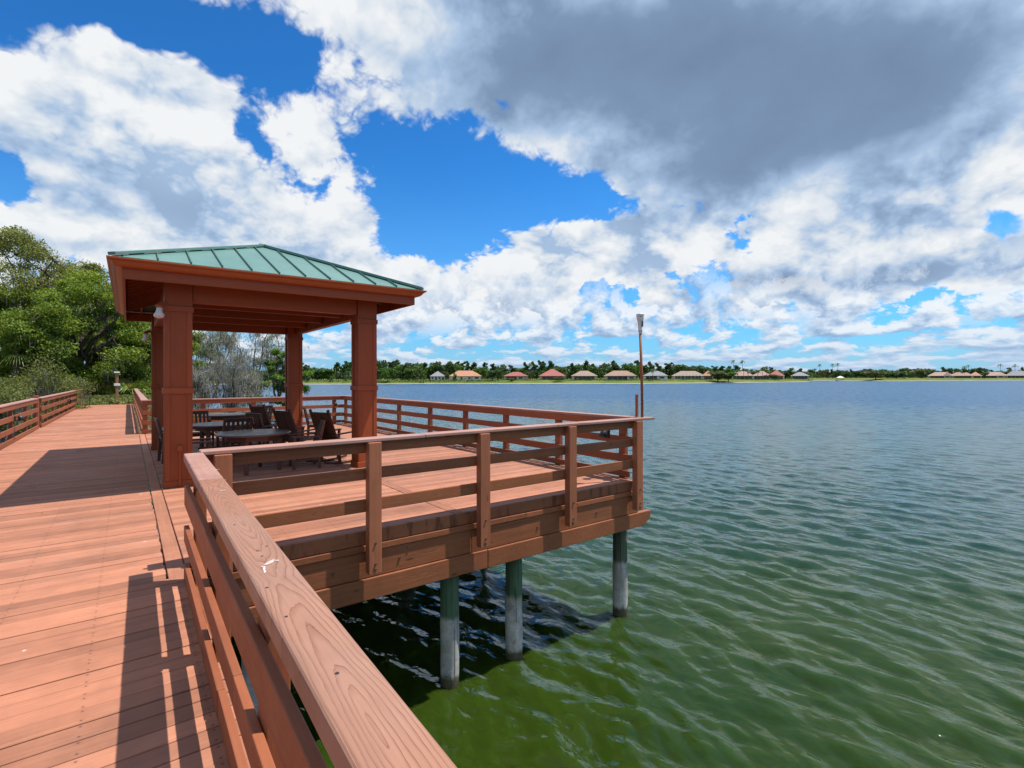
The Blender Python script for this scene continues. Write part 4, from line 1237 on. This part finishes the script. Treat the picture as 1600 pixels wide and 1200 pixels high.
def hip(mb, x0, x1, y0, y1, z0, z1, ov=.7):
    x0 -= ov; x1 += ov; y0 -= ov; y1 += ov
    h = min(x1 - x0, y1 - y0) / 2
    if x1 - x0 >= y1 - y0: a, c = (x0 + h, (y0 + y1) / 2, z1), (x1 - h, (y0 + y1) / 2, z1)
    else: a, c = ((x0 + x1) / 2, y0 + h, z1), ((x0 + x1) / 2, y1 - h, z1)
    P = [(x0, y0, z0), (x1, y0, z0), (x1, y1, z0), (x0, y1, z0), a, c]
    P += [(p[0], p[1], z0 - .25) for p in P[:4]]
    if x1 - x0 >= y1 - y0: f = [(0, 1, 5, 4), (1, 2, 5), (2, 3, 4, 5), (3, 0, 4)]
    else: f = [(0, 1, 4), (1, 2, 5, 4), (2, 3, 5), (3, 0, 4, 5)]
    f += [(0, 6, 7, 1), (1, 7, 8, 2), (2, 8, 9, 3), (3, 9, 6, 0), (9, 8, 7, 6)]
    mb._add(P, f, [(0, 0, 0)] * 10, .5)
def house(label, px, d, w, roof, wall='stucco', peak=6.6, porch=True, wing=None, cage=False, dep=13.0, z=0.0, name='lake_house'):
    """built around its own base, front towards -y, then turned to the lake"""
    x, y_ = at(px, d)
    t = thing(name, label, 'house', (0, 0, 0), 'houses on the far shore')
    mb = MB(); mb.box(-w / 2, w / 2, 0, dep, -.5, 2.85); wa = mb.build('wall', M[wall], t)
    mb = MB(); hip(mb, -w / 2, w / 2, 0, dep, 2.95, peak)
    if wing:
        wx, ww, wp = wing; hip(mb, wx - ww / 2, wx + ww / 2, -3.2, dep - 3, 2.96, wp)
    mb.build('roof', M[roof], t)
    if wing:
        wx, ww, wp = wing
        mb = MB(); mb.box(wx - ww / 2, wx + ww / 2, -3.2, -.02, -.5, 2.84); mb.build('wing', M[wall], t)
        mb = MB(); mb.box(wx - ww * .25, wx + ww * .25, -3.24, -3.205, .9, 2.3); mb.build('window', M['glass'], t)
    if porch:
        mb = MB(); mb.box(-w * .40, w * .40, -.05, -.005, .15, 2.62); mb.build('screened_porch', M['screen'], t)
        mb = MB()
        for i in range(6):
            xx = -w * .40 + w * .8 * i / 5; mb.box(xx - .07, xx + .07, -.14, -.055, .0, 2.66)
        mb.build('porch_post', M['cage'] if cage else M[wall], t)
    else:
        for i in range(4):
            xx = -w * .36 + w * .24 * i
            mb = MB(); mb.box(xx - .75, xx + .75, -.04, -.005, .25 if i % 2 else .9, 2.35); mb.build('window', M['glass'], t)
    if cage:
        mb = MB(); n = 8
        for i in range(n + 1):
            xx = -w * .42 + w * .84 * i / n
            mb.box(xx - .06, xx + .06, -6.0, -5.88, -.3, 2.9); mb.bar((xx, -5.94, 2.9), (xx, -.8, 3.9), .10, .10)
        for yy, zz in ((-5.94, 2.9), (-3.4, 3.4), (-.8, 3.9)):
            mb.bar((-w * .42, yy, zz), (w * .42, yy, zz), .12, .12)
        mb.bar((-w * .42, -5.94, 1.0), (w * .42, -5.94, 1.0), .08, .08)
        mb.build('pool_cage', M['cage'], t)
    t.location = (x, y_, z)
    t.rotation_euler = (0, 0, -math.atan2(x, y_))
    return t
house('pale house with a grey roof half hidden by trees, first house past the bare shore', 684, 392, 11, 'tile_grey', 'stuccow', 7.0, False)
house('white house with an orange tile roof, the only bright white wall on the shore', 727, 386, 24, 'tile_orange', 'stuccow', 7.2, False, wing=(8.5, 6, 5.6))
house('low house with a broad red roof, left of the peaked red one', 806, 378, 17.5, 'tile_red', 'stucco', 6.0, True, wing=(3.5, 6, 5.9))
house('house with the tallest peaked red roof', 863, 378, 19, 'tile_red', 'stucco', 8.2, True, dep=17)
house('house with a tan hip roof and dark porch, just right of the peaked red one', 913, 378, 18.5, 'tile_tan', 'stucco', 6.8, True)
house('wide brown roofed house beside the tall pole lamp', 969, 376, 23, 'tile_brown', 'stucco', 6.8, True, wing=(8, 6, 5.4))
house('grey roofed house just right of the pole lamp, dark screens below', 1024, 376, 17, 'tile_grey', 'stuccow', 6.6, True, wing=(4.6, 7, 5.6))
house('house with a long white pool cage along its front', 1075, 402, 24, 'tile_tan', 'stucco', 6.8, True, cage=True)
house('small house with an orange red roof beside the pool cage', 1106, 412, 8, 'tile_orange', 'stucco', 7.2, True)
house('pale pink roofed house behind the row of palms', 1160, 436, 18, 'tile_pink', 'stuccow', 7.0, True)
house('long pink roofed house right of the row of palms', 1190, 452, 15, 'tile_pink', 'stuccow', 7.4, True)
house('house with a red roof between white walls near the end of the lawn', 1213, 466, 13, 'tile_red', 'stuccow', 8.4, True, wing=(-6, 4, 7.2))
house('grey roofed house that stands last on the near lawn', 1250, 482, 15, 'tile_grey', 'stucco', 6.6, True)
house('pink roofed house, first of the distant row at the right', 1470, 610, 24, 'tile_pink', 'stucco', 7.4, True, wing=(6, 6, 8.2))
house('brown roofed house, second of the distant row at the right', 1502, 615, 22, 'tile_brown', 'stucco', 7.2, True)
house('narrow orange roofed house in the distant row, behind a dark tree', 1524, 612, 11, 'tile_orange', 'stucco', 7.8, True)
house('long pink roofed house in the distant row, before the last one', 1551, 612, 26, 'tile_pink', 'stucco', 7.4, True, wing=(7, 7, 6.2))
house('pale grey roofed house at the right edge of the photo', 1590, 612, 22, 'tile_grey', 'stuccow', 8.6, True)
# boat house on piles
x, y_ = at(1313, 585)
bh = thing('boat_house', 'tiny boat house with a white roof standing in the water', 'boat house', (0, 0, 0))
mb = MB()
for xx in (-3.2, 3.2):
    for yy in (0, 6): mb.box(xx - .12, xx + .12, yy - .12, yy + .12, -4, .9)
mb.build('post', M['pinebark'], bh)
mb = MB(); mb.box(-3.8, 3.8, -.5, 6.5, -1.9, -1.7); mb.build('deck', M['pinebark'], bh)
mb = MB(); hip(mb, -3.3, 3.3, 0, 6, 1.0, 2.9); mb.build('roof', M['white'], bh)
bh.location = (x, y_, 0); bh.rotation_euler = (0, 0, -math.atan2(x, y_))

# ------------------------------------------------------------------ far shore: trees
M['far1'] = leaf_mat('far_dark_leaf', (0.030, 0.064, 0.023, 1), (0.064, 0.116, 0.034, 1), (0.112, 0.184, 0.047, 1), trans=.2)
M['far2'] = leaf_mat('far_green_leaf', (0.046, 0.095, 0.018, 1), (0.084, 0.159, 0.027, 1), (0.135, 0.230, 0.041, 1), trans=.25)
M['far3'] = leaf_mat('far_olive_leaf', (0.066, 0.084, 0.030, 1), (0.114, 0.138, 0.048, 1), (0.180, 0.192, 0.072, 1), trans=.2)
def far_proto(kind, seed):
    """unit crown meshes, about 10 m high, base at 0"""
    rg = np.random.default_rng(seed); mb = MB(); Vs = []; Qs = []; k = 0
    if kind == 'pine':
        mb.tube([(0, 0, -1), (.1, 0, 5), (0, .1, 9.3)], [.20, .15, .06], 6)
        cl = [((rg.normal(0, .9), rg.normal(0, .9), 5.6 + 4.0 * (i / 10)), (1.5 - .07 * i, 1.5 - .07 * i, .6)) for i in range(11)]
        per, sz = 75, .85
    elif kind == 'broad':
        mb.tube([(0, 0, -1), (.1, .1, 2.4), (.2, .1, 5)], [.32, .24, .12], 6)
        cl = [((rg.normal(0, 1.7), rg.normal(0, 1.7), rg.uniform(2.8, 8.6)), (1.9, 1.9, 1.3)) for i in range(17)]
        per, sz = 80, .95
    else:
        mb.tube([(0, 0, -1), (0, .1, 3), (0, .1, 6)], [.22, .15, .08], 6)
        cl = [((rg.normal(0, .9), rg.normal(0, .9), rg.uniform(2.0, 9.0)), (1.3, 1.3, 1.0)) for i in range(14)]
        per, sz = 70, .75
    for c, rad in cl:
        pts = shell(np.array(c), np.array(rad), per, rg); V, Q = quads(pts, rg.uniform(.7, 1.4, len(pts)) * sz, .6, rg, .5); Vs.append(V); Qs.append(Q + k); k += len(V)
    return mb, np.concatenate(Vs), np.concatenate(Qs)
PROTO = {}
def far_tree(kind, var, leaf, label, x, y_, z, h, wd, group, name):
    key = (kind, var, leaf)
    if key not in PROTO:
        mb, V, Q = far_proto(kind, 100 + var * 7 + len(kind))
        t = thing(name, label, 'tree', (0, 0, 0), group)
        mb.build('trunk', M['pinebark'], t); obj_np('crown', V, Q, M[leaf], t)
        PROTO[key] = t; bpy.context.view_layer.update()
    else:
        t = copy_tree(PROTO[key]); t['label'] = label; t['group'] = group; t.name = name
    t.location = (x, y_, z); t.scale = (wd / 10 * 1.0, wd / 10 * 1.0, h / 10); t.rotation_euler = (0, 0, random.uniform(0, 6.28))
    return t
LB = {'pine': ('dark tall pine standing up out of the far wood behind the houses', 'dark pines of the far wood', 'pine_tree'),
      'broad': ('dense green broadleaf tree in the far wood behind the houses', 'broadleaf trees of the far wood', 'broadleaf_tree')}
rf = random.Random(5)
px = 470
while px < 1262:
    d = shore_d(px) + rf.uniform(62, 95)
    kind = 'pine' if rf.random() < .55 else 'broad'
    h = rf.uniform(11.0, 15.2) if kind == 'pine' else rf.uniform(10.0, 13.6)
    h *= float(np.interp(px, [470, 540, 590, 700, 1050, 1130, 1262], [.95, 1.0, 1.15, 1.05, 1.05, .85, .80]))
    x, y_ = at(px, d)
    far_tree(kind, rf.randint(0, 3), 'far1' if kind == 'pine' else rf.choice(('far1', 'far2')), LB[kind][0], x, y_, 0, h, rf.uniform(12, 17), LB[kind][1], LB[kind][2])
    px += rf.uniform(6, 12)
px = 1268
while px < 1660:
    d = shore_d(px) + rf.uniform(75, 120)
    kind = 'pine' if rf.random() < .4 else 'broad'
    h = rf.uniform(9, 14)
    x, y_ = at(px, d)
    far_tree(kind, rf.randint(0, 3), 'far3' if rf.random() < .35 else 'far1', 'hazy tree in the most distant wood at the right', x, y_, 0, h, rf.uniform(11, 16), 'trees of the most distant wood', 'distant_tree')
    px += rf.uniform(6, 11)
# trees that stand out in front of the wood
for (px, d, h, wd, kind, leaf, lab) in (
        (568, 356, 8.5, 9, 'slim', 'far3', 'pale greyish tree at the bare shore, right of the gazebo column'),
        (606, 358, 10.5, 12, 'broad', 'far2', 'bright green rounded tree on the bare shore, second from the gazebo column'),
        (586, 392, 16.5, 17, 'broad', 'far1', 'big dark tree rising behind the pale greyish one'),
        (640, 372, 10.5, 10, 'broad', 'far2', 'green tree left of the leafless brown one on the shore'),
        (651, 362, 10.0, 6, 'slim', 'far3', 'brownish half bare tree between two green ones on the shore'),
        (662, 358, 9.5, 9, 'slim', 'far2', 'fresh green conical tree left of the grey roofed pale house'),
        (645, 398, 15.0, 18, 'broad', 'far1', 'wide dark tree behind the brownish half bare one'),
        (684, 410, 16.0, 14, 'broad', 'far1', 'tall dark tree above the grey roofed pale house'),
        (704, 412, 15.8, 13, 'broad', 'far1', 'tall rounded tree between the pale house and the orange roofed one'),
        (698, 372, 7.5, 9, 'slim', 'far3', 'small olive tree in front of the orange roofed white house'),
        (711, 370, 6.6, 7, 'slim', 'far2', 'small green tree before the wall of the orange roofed white house'),
        (770, 374, 9.0, 12, 'broad', 'far1', 'dark bush like tree between the white house and the first red roof'),
        (518, 352, 4.8, 5, 'slim', 'far2', 'small yellow green sapling on the bare shore, seen between two gazebo columns'),
        (541, 352, 5.4, 5, 'slim', 'far2', 'small yellow green sapling close to the front right gazebo column'),
        (481, 350, 4.6, 5, 'slim', 'far3', 'small pale sapling close to the back right gazebo column'),
        (872, 360, 3.6, 9, 'broad', 'far1', 'low bush in front of the peaked red roof'),
        (800, 362, 3.0, 6, 'broad', 'far3', 'low bush in front of the first red roof'),
        (1122, 386, 8.4, 18, 'broad', 'far3', 'wide olive willow like tree on the shore'),
        (1138, 388, 7.6, 12, 'broad', 'far2', 'lower olive tree joined to the wide willow like one'),
        (1209, 440, 4.4, 11, 'broad', 'far1', 'dark round bush in front of the red roof near the end of the lawn'),
        (1368, 540, 10, 20, 'broad', 'far3', 'hazy olive tree on the far bay, tallest of its shore'),
        (1400, 540, 8, 24, 'broad', 'far1', 'broad dark tree on the far bay beside the distant houses'),
        (1440, 570, 12, 22, 'broad', 'far3', 'greyish tree left of the distant row of houses'),
        (1538, 590, 8, 9, 'broad', 'far1', 'dark tree between the distant narrow and long houses')):
    x, y_ = at(px, d)
    far_tree(kind, rf.randint(0, 3), leaf, lab, x, y_, -.2 if d > shore_d(px) + 22 else -1.2, h, wd, 'single trees on the far shore', 'shore_tree')
# palms
def far_palm(label, px, d, h, z=0.0, fl=2.6, seed=0, name='far_palm'):
    x, y_ = at(px, d); rg = np.random.default_rng(seed)
    t = thing(name, label, 'palm', (x, y_, z), 'palms on the far shore')
    mb = MB(); mb.tube([(x, y_, z - 1), (x + .1, y_, z + h * .5), (x, y_, z + h)], [.22, .17, .15], 6); mb.build('trunk', M['pinebark'], t)
    Vs = []; Qs = []; k = 0; c = np.array([x, y_, z + h])
    for i in range(26):
        a = i * 2.4; el = rg.uniform(-.3, 1.2)
        d_ = np.array([math.cos(a) * math.cos(el), math.sin(a) * math.cos(el), math.sin(el)]); sd = np.cross(d_, [0, 0, 1]); sd /= np.linalg.norm(sd) + 1e-9
        p1 = c + d_ * fl * .6; p2 = c + d_ * fl - np.array([0, 0, fl * .45])
        for (u, v, w0, w1) in ((c, p1, .06, .32), (p1, p2, .32, .10)):
            Vs += [u - sd * w0, u + sd * w0, v + sd * w1, v - sd * w1]; Qs.append((k, k + 1, k + 2, k + 3)); k += 4
    obj_np('fronds', np.array(Vs), np.array(Qs), M['far1'], t)
for i, (px, d, h, lab) in enumerate((
        (829, 384, 11.5, 'big dark palm between the two red roofs'), (786, 388, 10.5, 'palm left of the first red roof'),
        (1020, 362, 7.2, 'palm in front of the grey roofed house by the pole lamp'),
        (1146, 445, 15.2, 'tallest palm, left one of the pair above the far wood'), (1160, 450, 15.2, 'tall palm, right one of the pair above the far wood'),
        (1153, 418, 7.0, 'first palm of the row before the pink roofs'), (1162, 420, 7.6, 'second palm of the row before the pink roofs'), (1169, 420, 7.0, 'third palm of the row before the pink roofs'),
        (1175, 424, 7.8, 'fourth palm of the row before the pink roofs'), (1184, 426, 7.2, 'fifth palm of the row before the pink roofs'), (1191, 430, 9.2, 'sixth and highest palm of the row before the pink roofs'),
        (1198, 436, 9.6, 'palm at the right end of the row, by the white wall'), (1238, 470, 8.6, 'palm left of the last house on the near lawn'),
        (1281, 640, 16, 'single tall palm over the start of the far bay'), (1301, 640, 16.5, 'tall palm above the boat house'), (1309, 640, 17, 'second tall palm above the boat house'),
        (1507, 620, 13, 'palm above the second distant house'), (1513, 622, 14, 'palm beside the one above the second distant house'), (1563, 625, 15.5, 'umbrella topped palm over the long distant house'), (1586, 625, 15, 'umbrella topped palm at the right edge of the photo'))):
    far_palm(lab, px, d, h, 0 if d > shore_d(px) + 25 else -.8, 2.8 if d < 500 else 3.6, 200 + i)
# the wood behind as one mass
def treeline():
    rg = np.random.default_rng(9); Vs = []; Qs = []; k = 0
    for px in np.arange(-120, 1800, 5.0):
        D = shore_d(px) + (95 if px < 1264 else 125) + rg.uniform(0, 40)
        hh = float(np.interp(px, [-120, 470, 700, 1060, 1140, 1262, 1300, 1700], [10, 9.6, 9.8, 10.5, 8.4, 7.6, 9.2, 8.8]))
        for _ in range(3):
            x, y_ = at(px + rg.uniform(-4, 4), D + rg.uniform(-10, 18)); H = hh * rg.uniform(.6, 1.12)
            pts = shell(np.array([x, y_, H * .55]), np.array([5.2, 5.2, H * .48]), 230, rg, .5)
            V, Q = quads(pts, rg.uniform(.9, 1.7, len(pts)), .65, rg, .4); Vs.append(V); Qs.append(Q + k); k += len(V)
    tag(link('treeline', np_mesh('treeline', np.concatenate(Vs), np.concatenate(Qs), M['far1'])), kind='stuff')
treeline()
# low hedge and reeds at the water
P = []
rg = np.random.default_rng(12)
for px in np.arange(470, 1262, .6):
    for _ in range(2):
        x, y_ = at(px, shore_d(px) + 23.5 + rg.normal(0, 1.2)); P.append((x, y_, -.4 + rg.uniform(0, 1.5) * (.25 + .75 * (math.sin(px * .21) + math.sin(px * .083) > .15))))
for px in np.arange(470, 780, .5):
    for _ in range(2):
        x, y_ = at(px, shore_d(px) + 12 + rg.normal(0, 3)); P.append((x, y_, -1.2 + rg.uniform(0, .9)))
V, Q = quads(np.array(P), rg.uniform(.6, 1.3, len(P)), .6, rg)
tag(link('hedge_undergrowth', np_mesh('hedge_undergrowth', V, Q, M['far1'])), kind='stuff')
# ------------------------------------------------------------------ sky, sun, camera
SUN = Vector((.375, -.17, 1.0)).normalized()
def world():
    w = bpy.data.worlds.new('World'); scene.world = w; w.use_nodes = True
    t = NT(w.node_tree); bg = w.node_tree.nodes['Background']
    d = t.new('ShaderNodeTexCoord').outputs['Generated']
    sk = t.new('ShaderNodeTexSky'); sk.sky_type = 'NISHITA'; sk.sun_disc = False
    sk.sun_elevation = math.asin(SUN.z); sk.sun_rotation = math.atan2(SUN.x, SUN.y)
    sk.air_density = 1.0; sk.dust_density = .4; sk.ozone_density = 2.0
    x, y_, z = t.xyz(d)
    az = t.math('ARCTAN2', x, y_); el = t.math('ARCSINE', t.math('MAXIMUM', t.math('MINIMUM', z, 1.0), -1.0))
    ae = t.comb(az, el, 0.0)
    def ang(px, py):
        rx, ry = (px - 800) / F, (590 - py) / F
        X = rx * CY_ + SY_; Y = -rx * SY_ + CY_
        return math.atan2(X, Y), math.atan2(ry, math.hypot(X, Y))
    zz = t.math('MAXIMUM', z, 0.0)
    s = t.math('POWER', t.math('ADD', zz, .26), -.55)
    p = t.vmath('SCALE', d, scale=s)
    warp = t.vmath('SCALE', t.vmath('SUBTRACT', t.noise(p, 3.0, 4, .55, out='Color'), (.5, .5, .5)), scale=.16)
    warp_ae = t.vmath('ADD', ae, warp)
    def lobe(px, py, sx, sy, wgt, rot=0.0, pos=None):
        a, e = ang(px, py)
        # radii given in picture pixels at that spot
        a1, _ = ang(px + sx, py); _, e1 = ang(px, py - sy)
        ra, re = max(.01, abs(a1 - a)), max(.01, abs(e1 - e))
        mp = t.new('ShaderNodeMapping'); mp.vector_type = 'TEXTURE'
        t.put(mp.inputs['Vector'], warp_ae if pos is None else pos)
        mp.inputs['Location'].default_value = (a, e, 0); mp.inputs['Rotation'].default_value = (0, 0, R(rot)); mp.inputs['Scale'].default_value = (ra, re, 1)
        q = t.vmath('DOT_PRODUCT', mp.outputs[0], mp.outputs[0])
        return t.math('MULTIPLY', t.math('EXPONENT', t.math('MULTIPLY', q, -1.0)), wgt)
    def total(L, pos=None):
        o = None
        for a in L:
            v = lobe(*a, pos=pos); o = v if o is None else t.math('ADD', o, v)
        return o
    cover = t.math('MULTIPLY', total(LOBES), .85)
    cover = t.math('ADD', cover, t.math('MULTIPLY', t.smooth(el, .75, 1.15), .22))  # unseen cloud added overhead to lift the fill in the shade
    # wide blue opening added high on the right, unseen, so the water mirrors blue
    hole = t.smooth(t.vmath('DOT_PRODUCT', d, (math.sin(R(66)) * math.cos(R(58)), math.cos(R(66)) * math.cos(R(58)), math.sin(R(58)))), .885, .965)
    cover = t.math('SUBTRACT', cover, t.math('MULTIPLY', hole, 1.6))
    grey = t.math('ADD', total(GREYS), t.math('MULTIPLY', t.smooth(el, .70, 1.0), .34))     # grey added to the unseen cloud overhead to cut the fill light
    pw = t.vmath('ADD', p, t.vmath('SCALE', warp, scale=.45))
    up = (SUN + Vector((0, 0, .6))).normalized()
    def voro(v, sc, det):
        vo = t.new('ShaderNodeTexVoronoi'); vo.feature = 'F1'; vo.normalize = True
        vo.inputs['Scale'].default_value = sc; vo.inputs['Detail'].default_value = det; vo.inputs['Roughness'].default_value = .62; vo.inputs['Lacunarity'].default_value = 2.3
        t.put(vo.inputs['Vector'], v)
        return vo.outputs['Distance']
    pv = t.vmath('ADD', pw, t.vmath('SCALE', t.vmath('SUBTRACT', t.noise(pw, 9.0, 3, .6, out='Color'), (.5, .5, .5)), scale=.10))
    v0 = voro(pv, 7.0, 3.0)
    fine = t.noise(pw, 2.3, 10, .60, .1)
    mid = t.noise(pw, 5.5, 4, .5, .0)
    mid_up = t.noise(t.vmath('ADD', pw, tuple(up * .060)), 5.5, 4, .5, .0)
    big_ = t.noise(pw, 2.3, 3, .5, .0)
    big_up = t.noise(t.vmath('ADD', pw, tuple(up * .13)), 2.3, 3, .5, .0)
    D0 = t.math('ADD', t.math('MULTIPLY', t.math('SUBTRACT', fine, .5), 3.3), t.math('MULTIPLY', t.math('SUBTRACT', .33, v0), 1.6))
    dsum = t.math('ADD', cover, D0)
    wisp = t.lin(t.noise(pw, 1.3, 2, .5), .35, .65, .08, .32)
    mask = t.smooth(dsum, 0.0, wisp)
    lit = t.math('ADD', t.math('MULTIPLY', t.math('SUBTRACT', mid, mid_up), 2.4), t.math('MULTIPLY', t.math('SUBTRACT', big_, big_up), 1.7))
    edge = t.smooth(dsum, .75, .05)                       # thin parts glow
    sunny = t.math('SUBTRACT', 1.0, t.math('MINIMUM', t.math('MULTIPLY', grey, 1.5), .88))
    shade = t.math('SUBTRACT', .79, grey)
    shade = t.math('ADD', shade, t.math('MULTIPLY', lit, t.math('MULTIPLY', sunny, t.lin(el, .15, .5, 1.05, .85))))
    shade = t.math('ADD', shade, t.math('MULTIPLY', t.math('SUBTRACT', .33, v0), t.math('MULTIPLY', sunny, 1.5)))
    shade = t.math('ADD', shade, t.math('MULTIPLY', edge, t.math('MULTIPLY', sunny, .16)))
    shade = t.math('ADD', shade, t.math('MULTIPLY', t.math('SUBTRACT', fine, .5), .30))
    shade = t.math('MAXIMUM', shade, t.math('SUBTRACT', .50, t.math('MULTIPLY', grey, .75)))
    cc = t.ramp(shade, [(0.0, CL[0]), (.27, CL[1]), (.50, CL[2]), (.70, CL[3]), (.90, CL[4])])
    # rows of small cloud towards the horizon: crowded, flat based
    inv = t.math('DIVIDE', 1.0, t.math('ADD', t.math('MAXIMUM', el, 0.0), .085))
    pb = t.comb(t.math('MULTIPLY', az, 11.5), t.math('MULTIPLY', inv, -.62), t.math('MULTIPLY', az, .7))
    pbw = t.vmath('ADD', pb, t.vmath('SCALE', t.vmath('SUBTRACT', t.noise(pb, 1.6, 3, .5, out='Color'), (.5, .5, .5)), scale=.35))
    nb = t.noise(pbw, 1.25, 8, .60, .1)
    nb2 = t.noise(t.vmath('ADD', pbw, (.10, .30, 0)), 1.25, 4, .55, .1)
    nb3 = t.noise(pbw, 1.25, 4, .55, .1)
    low = t.math('MULTIPLY', t.smooth(el, .23, .11), t.smooth(nb, .43, .52))
    lowlit = t.lin(t.math('ADD', t.math('SUBTRACT', nb3, nb2), t.math('MULTIPLY', t.math('SUBTRACT', nb, nb3), .9)), -.13, .10)
    lc = t.ramp(lowlit, [(0.0, LOWC[0]), (.55, LOWC[2]), (1.0, LOWC[1])])
    # blue
    gm = t.new('ShaderNodeGamma'); t.put(gm.inputs[0], t.vmath('SCALE', sk.outputs[0], scale=SKY_GAIN)); gm.inputs[1].default_value = 1.35
    blue = t.vmath('MULTIPLY', gm.outputs[0], SKY_TINT)
    paler = t.smooth(el, .42, .02)
    blue = t.mix(t.math('MULTIPLY', paler, .50), blue, PALE)
    col = t.mix(t.math('MULTIPLY', mask, t.smooth(el, .045, .14)), blue, cc)
    col = t.mix(t.math('MULTIPLY', low, .93), col, lc)
    hz = t.math('MULTIPLY', t.smooth(el, .10, -.01), .58)
    col = t.mix(hz, col, HAZE)
    # below the horizon: plain dim blue
    col = t.mix(t.smooth(el, -.005, -.06), col, (.9, 1.2, 1.5, 1))
    t.put(bg.inputs['Color'], col); bg.inputs['Strength'].default_value = SKY_STRENGTH
    w.cycles.sampling_method = 'MANUAL'; w.cycles.sample_map_resolution = 512
# px, py, half width, half height, weight, rotation (degrees): cloud masses and gaps, as bearings and heights in the sky
LOBES = [
    (230, 260, 330, 200, .75), (100, 150, 160, 90, .30), (480, 330, 150, 120, .45), (330, 130, 170, 90, .25), (180, 360, 260, 60, .3),
    (700, 60, 280, 110, .8), (1150, 150, 520, 190, 1.4), (1000, 20, 500, 120, .9), (1480, 160, 300, 140, .9), (640, 190, 110, 70, .35),
    (1010, 390, 130, 60, .62), (1240, 400, 230, 70, .62), (1480, 410, 190, 55, .62), (830, 425, 90, 50, .62), (700, 480, 200, 40, .2), (1100, 490, 500, 40, .2), (600, 420, 90, 60, .4),
    (1420, 260, 200, 60, .6), (1580, 250, 120, 70, .5),
    (230, 20, 300, 55, -.80, 0), (430, 70, 120, 80, -.75), (560, 215, 130, 60, -.60, 38), (690, 285, 100, 60, -.72), (790, 310, 180, 62, -.85), (920, 330, 110, 34, -.62), (20, 275, 45, 35, -.75),
    (1570, 335, 75, 36, -1.1), (950, 440, 50, 28, -.6), (395, 205, 40, 55, -.5), (650, 370, 80, 40, -.9), (1500, 465, 110, 16, -.5), (660, 420, 60, 30, -.35), (-80, 40, 160, 90, -.8),
]
GREYS = [(1210, 150, 430, 185, .52), (1130, 270, 260, 70, .20), (980, 60, 330, 130, .30), (760, 110, 260, 130, .30), (1500, 120, 280, 120, .28), (1250, 445, 300, 26, .30), (1400, 330, 160, 30, .12), (1080, 470, 140, 26, .12),
         (380, 345, 220, 50, .16), (560, 310, 90, 80, .25), (130, 240, 120, 50, .14), (840, 455, 90, 18, .18), (120, 395, 200, 30, .2)]
CL = [(1.20, 1.75, 2.65), (1.60, 2.35, 3.60), (3.0, 4.1, 5.7), (5.3, 5.8, 6.4), (6.75, 6.9, 7.05)]
LOWC = [(2.2, 3.2, 4.9), (6.7, 7.0, 7.3), (4.4, 5.3, 6.5)]
PALE = (1.6, 3.5, 6.3, 1)
HAZE = (3.1, 4.4, 6.2, 1)
SKY_GAIN = .55; SKY_TINT = (.36, 1.20, 1.70); SKY_STRENGTH = .100
world()
sl = bpy.data.lights.new('sun', 'SUN'); sl.energy = 4.8; sl.angle = R(.53); sl.color = (1.0, .955, .88)
so = bpy.data.objects.new('sun', sl); COL.objects.link(so); so.rotation_euler = SUN.to_track_quat('Z', 'Y').to_euler(); so.location = (10, -10, 40)
cam = bpy.data.cameras.new('camera'); cam.sensor_width = 36; cam.lens = 36 * F / 1600; cam.shift_y = -10 / 1600; cam.clip_end = 20000; cam.clip_start = .05
co = bpy.data.objects.new('camera', cam); COL.objects.link(co)
co.matrix_world = Matrix.Translation((0, 0, HC)) @ Matrix.Rotation(-YAW, 4, 'Z') @ Matrix.Rotation(math.pi / 2, 4, 'X') @ Matrix.Rotation(-.002, 4, 'Z')
scene.camera = co
vs = scene.view_settings; vs.view_transform = 'Standard'; vs.look = 'None'; vs.gamma = 1; vs.exposure = .40; vs.use_curve_mapping = False
cy = scene.cycles
cy.use_denoising = True; cy.max_bounces = 6; cy.diffuse_bounces = 3; cy.glossy_bounces = 3; cy.transmission_bounces = 3; cy.transparent_max_bounces = 4
cy.caustics_reflective = False; cy.caustics_refractive = False; cy.sample_clamp_indirect = 6; cy.sample_clamp_direct = 0
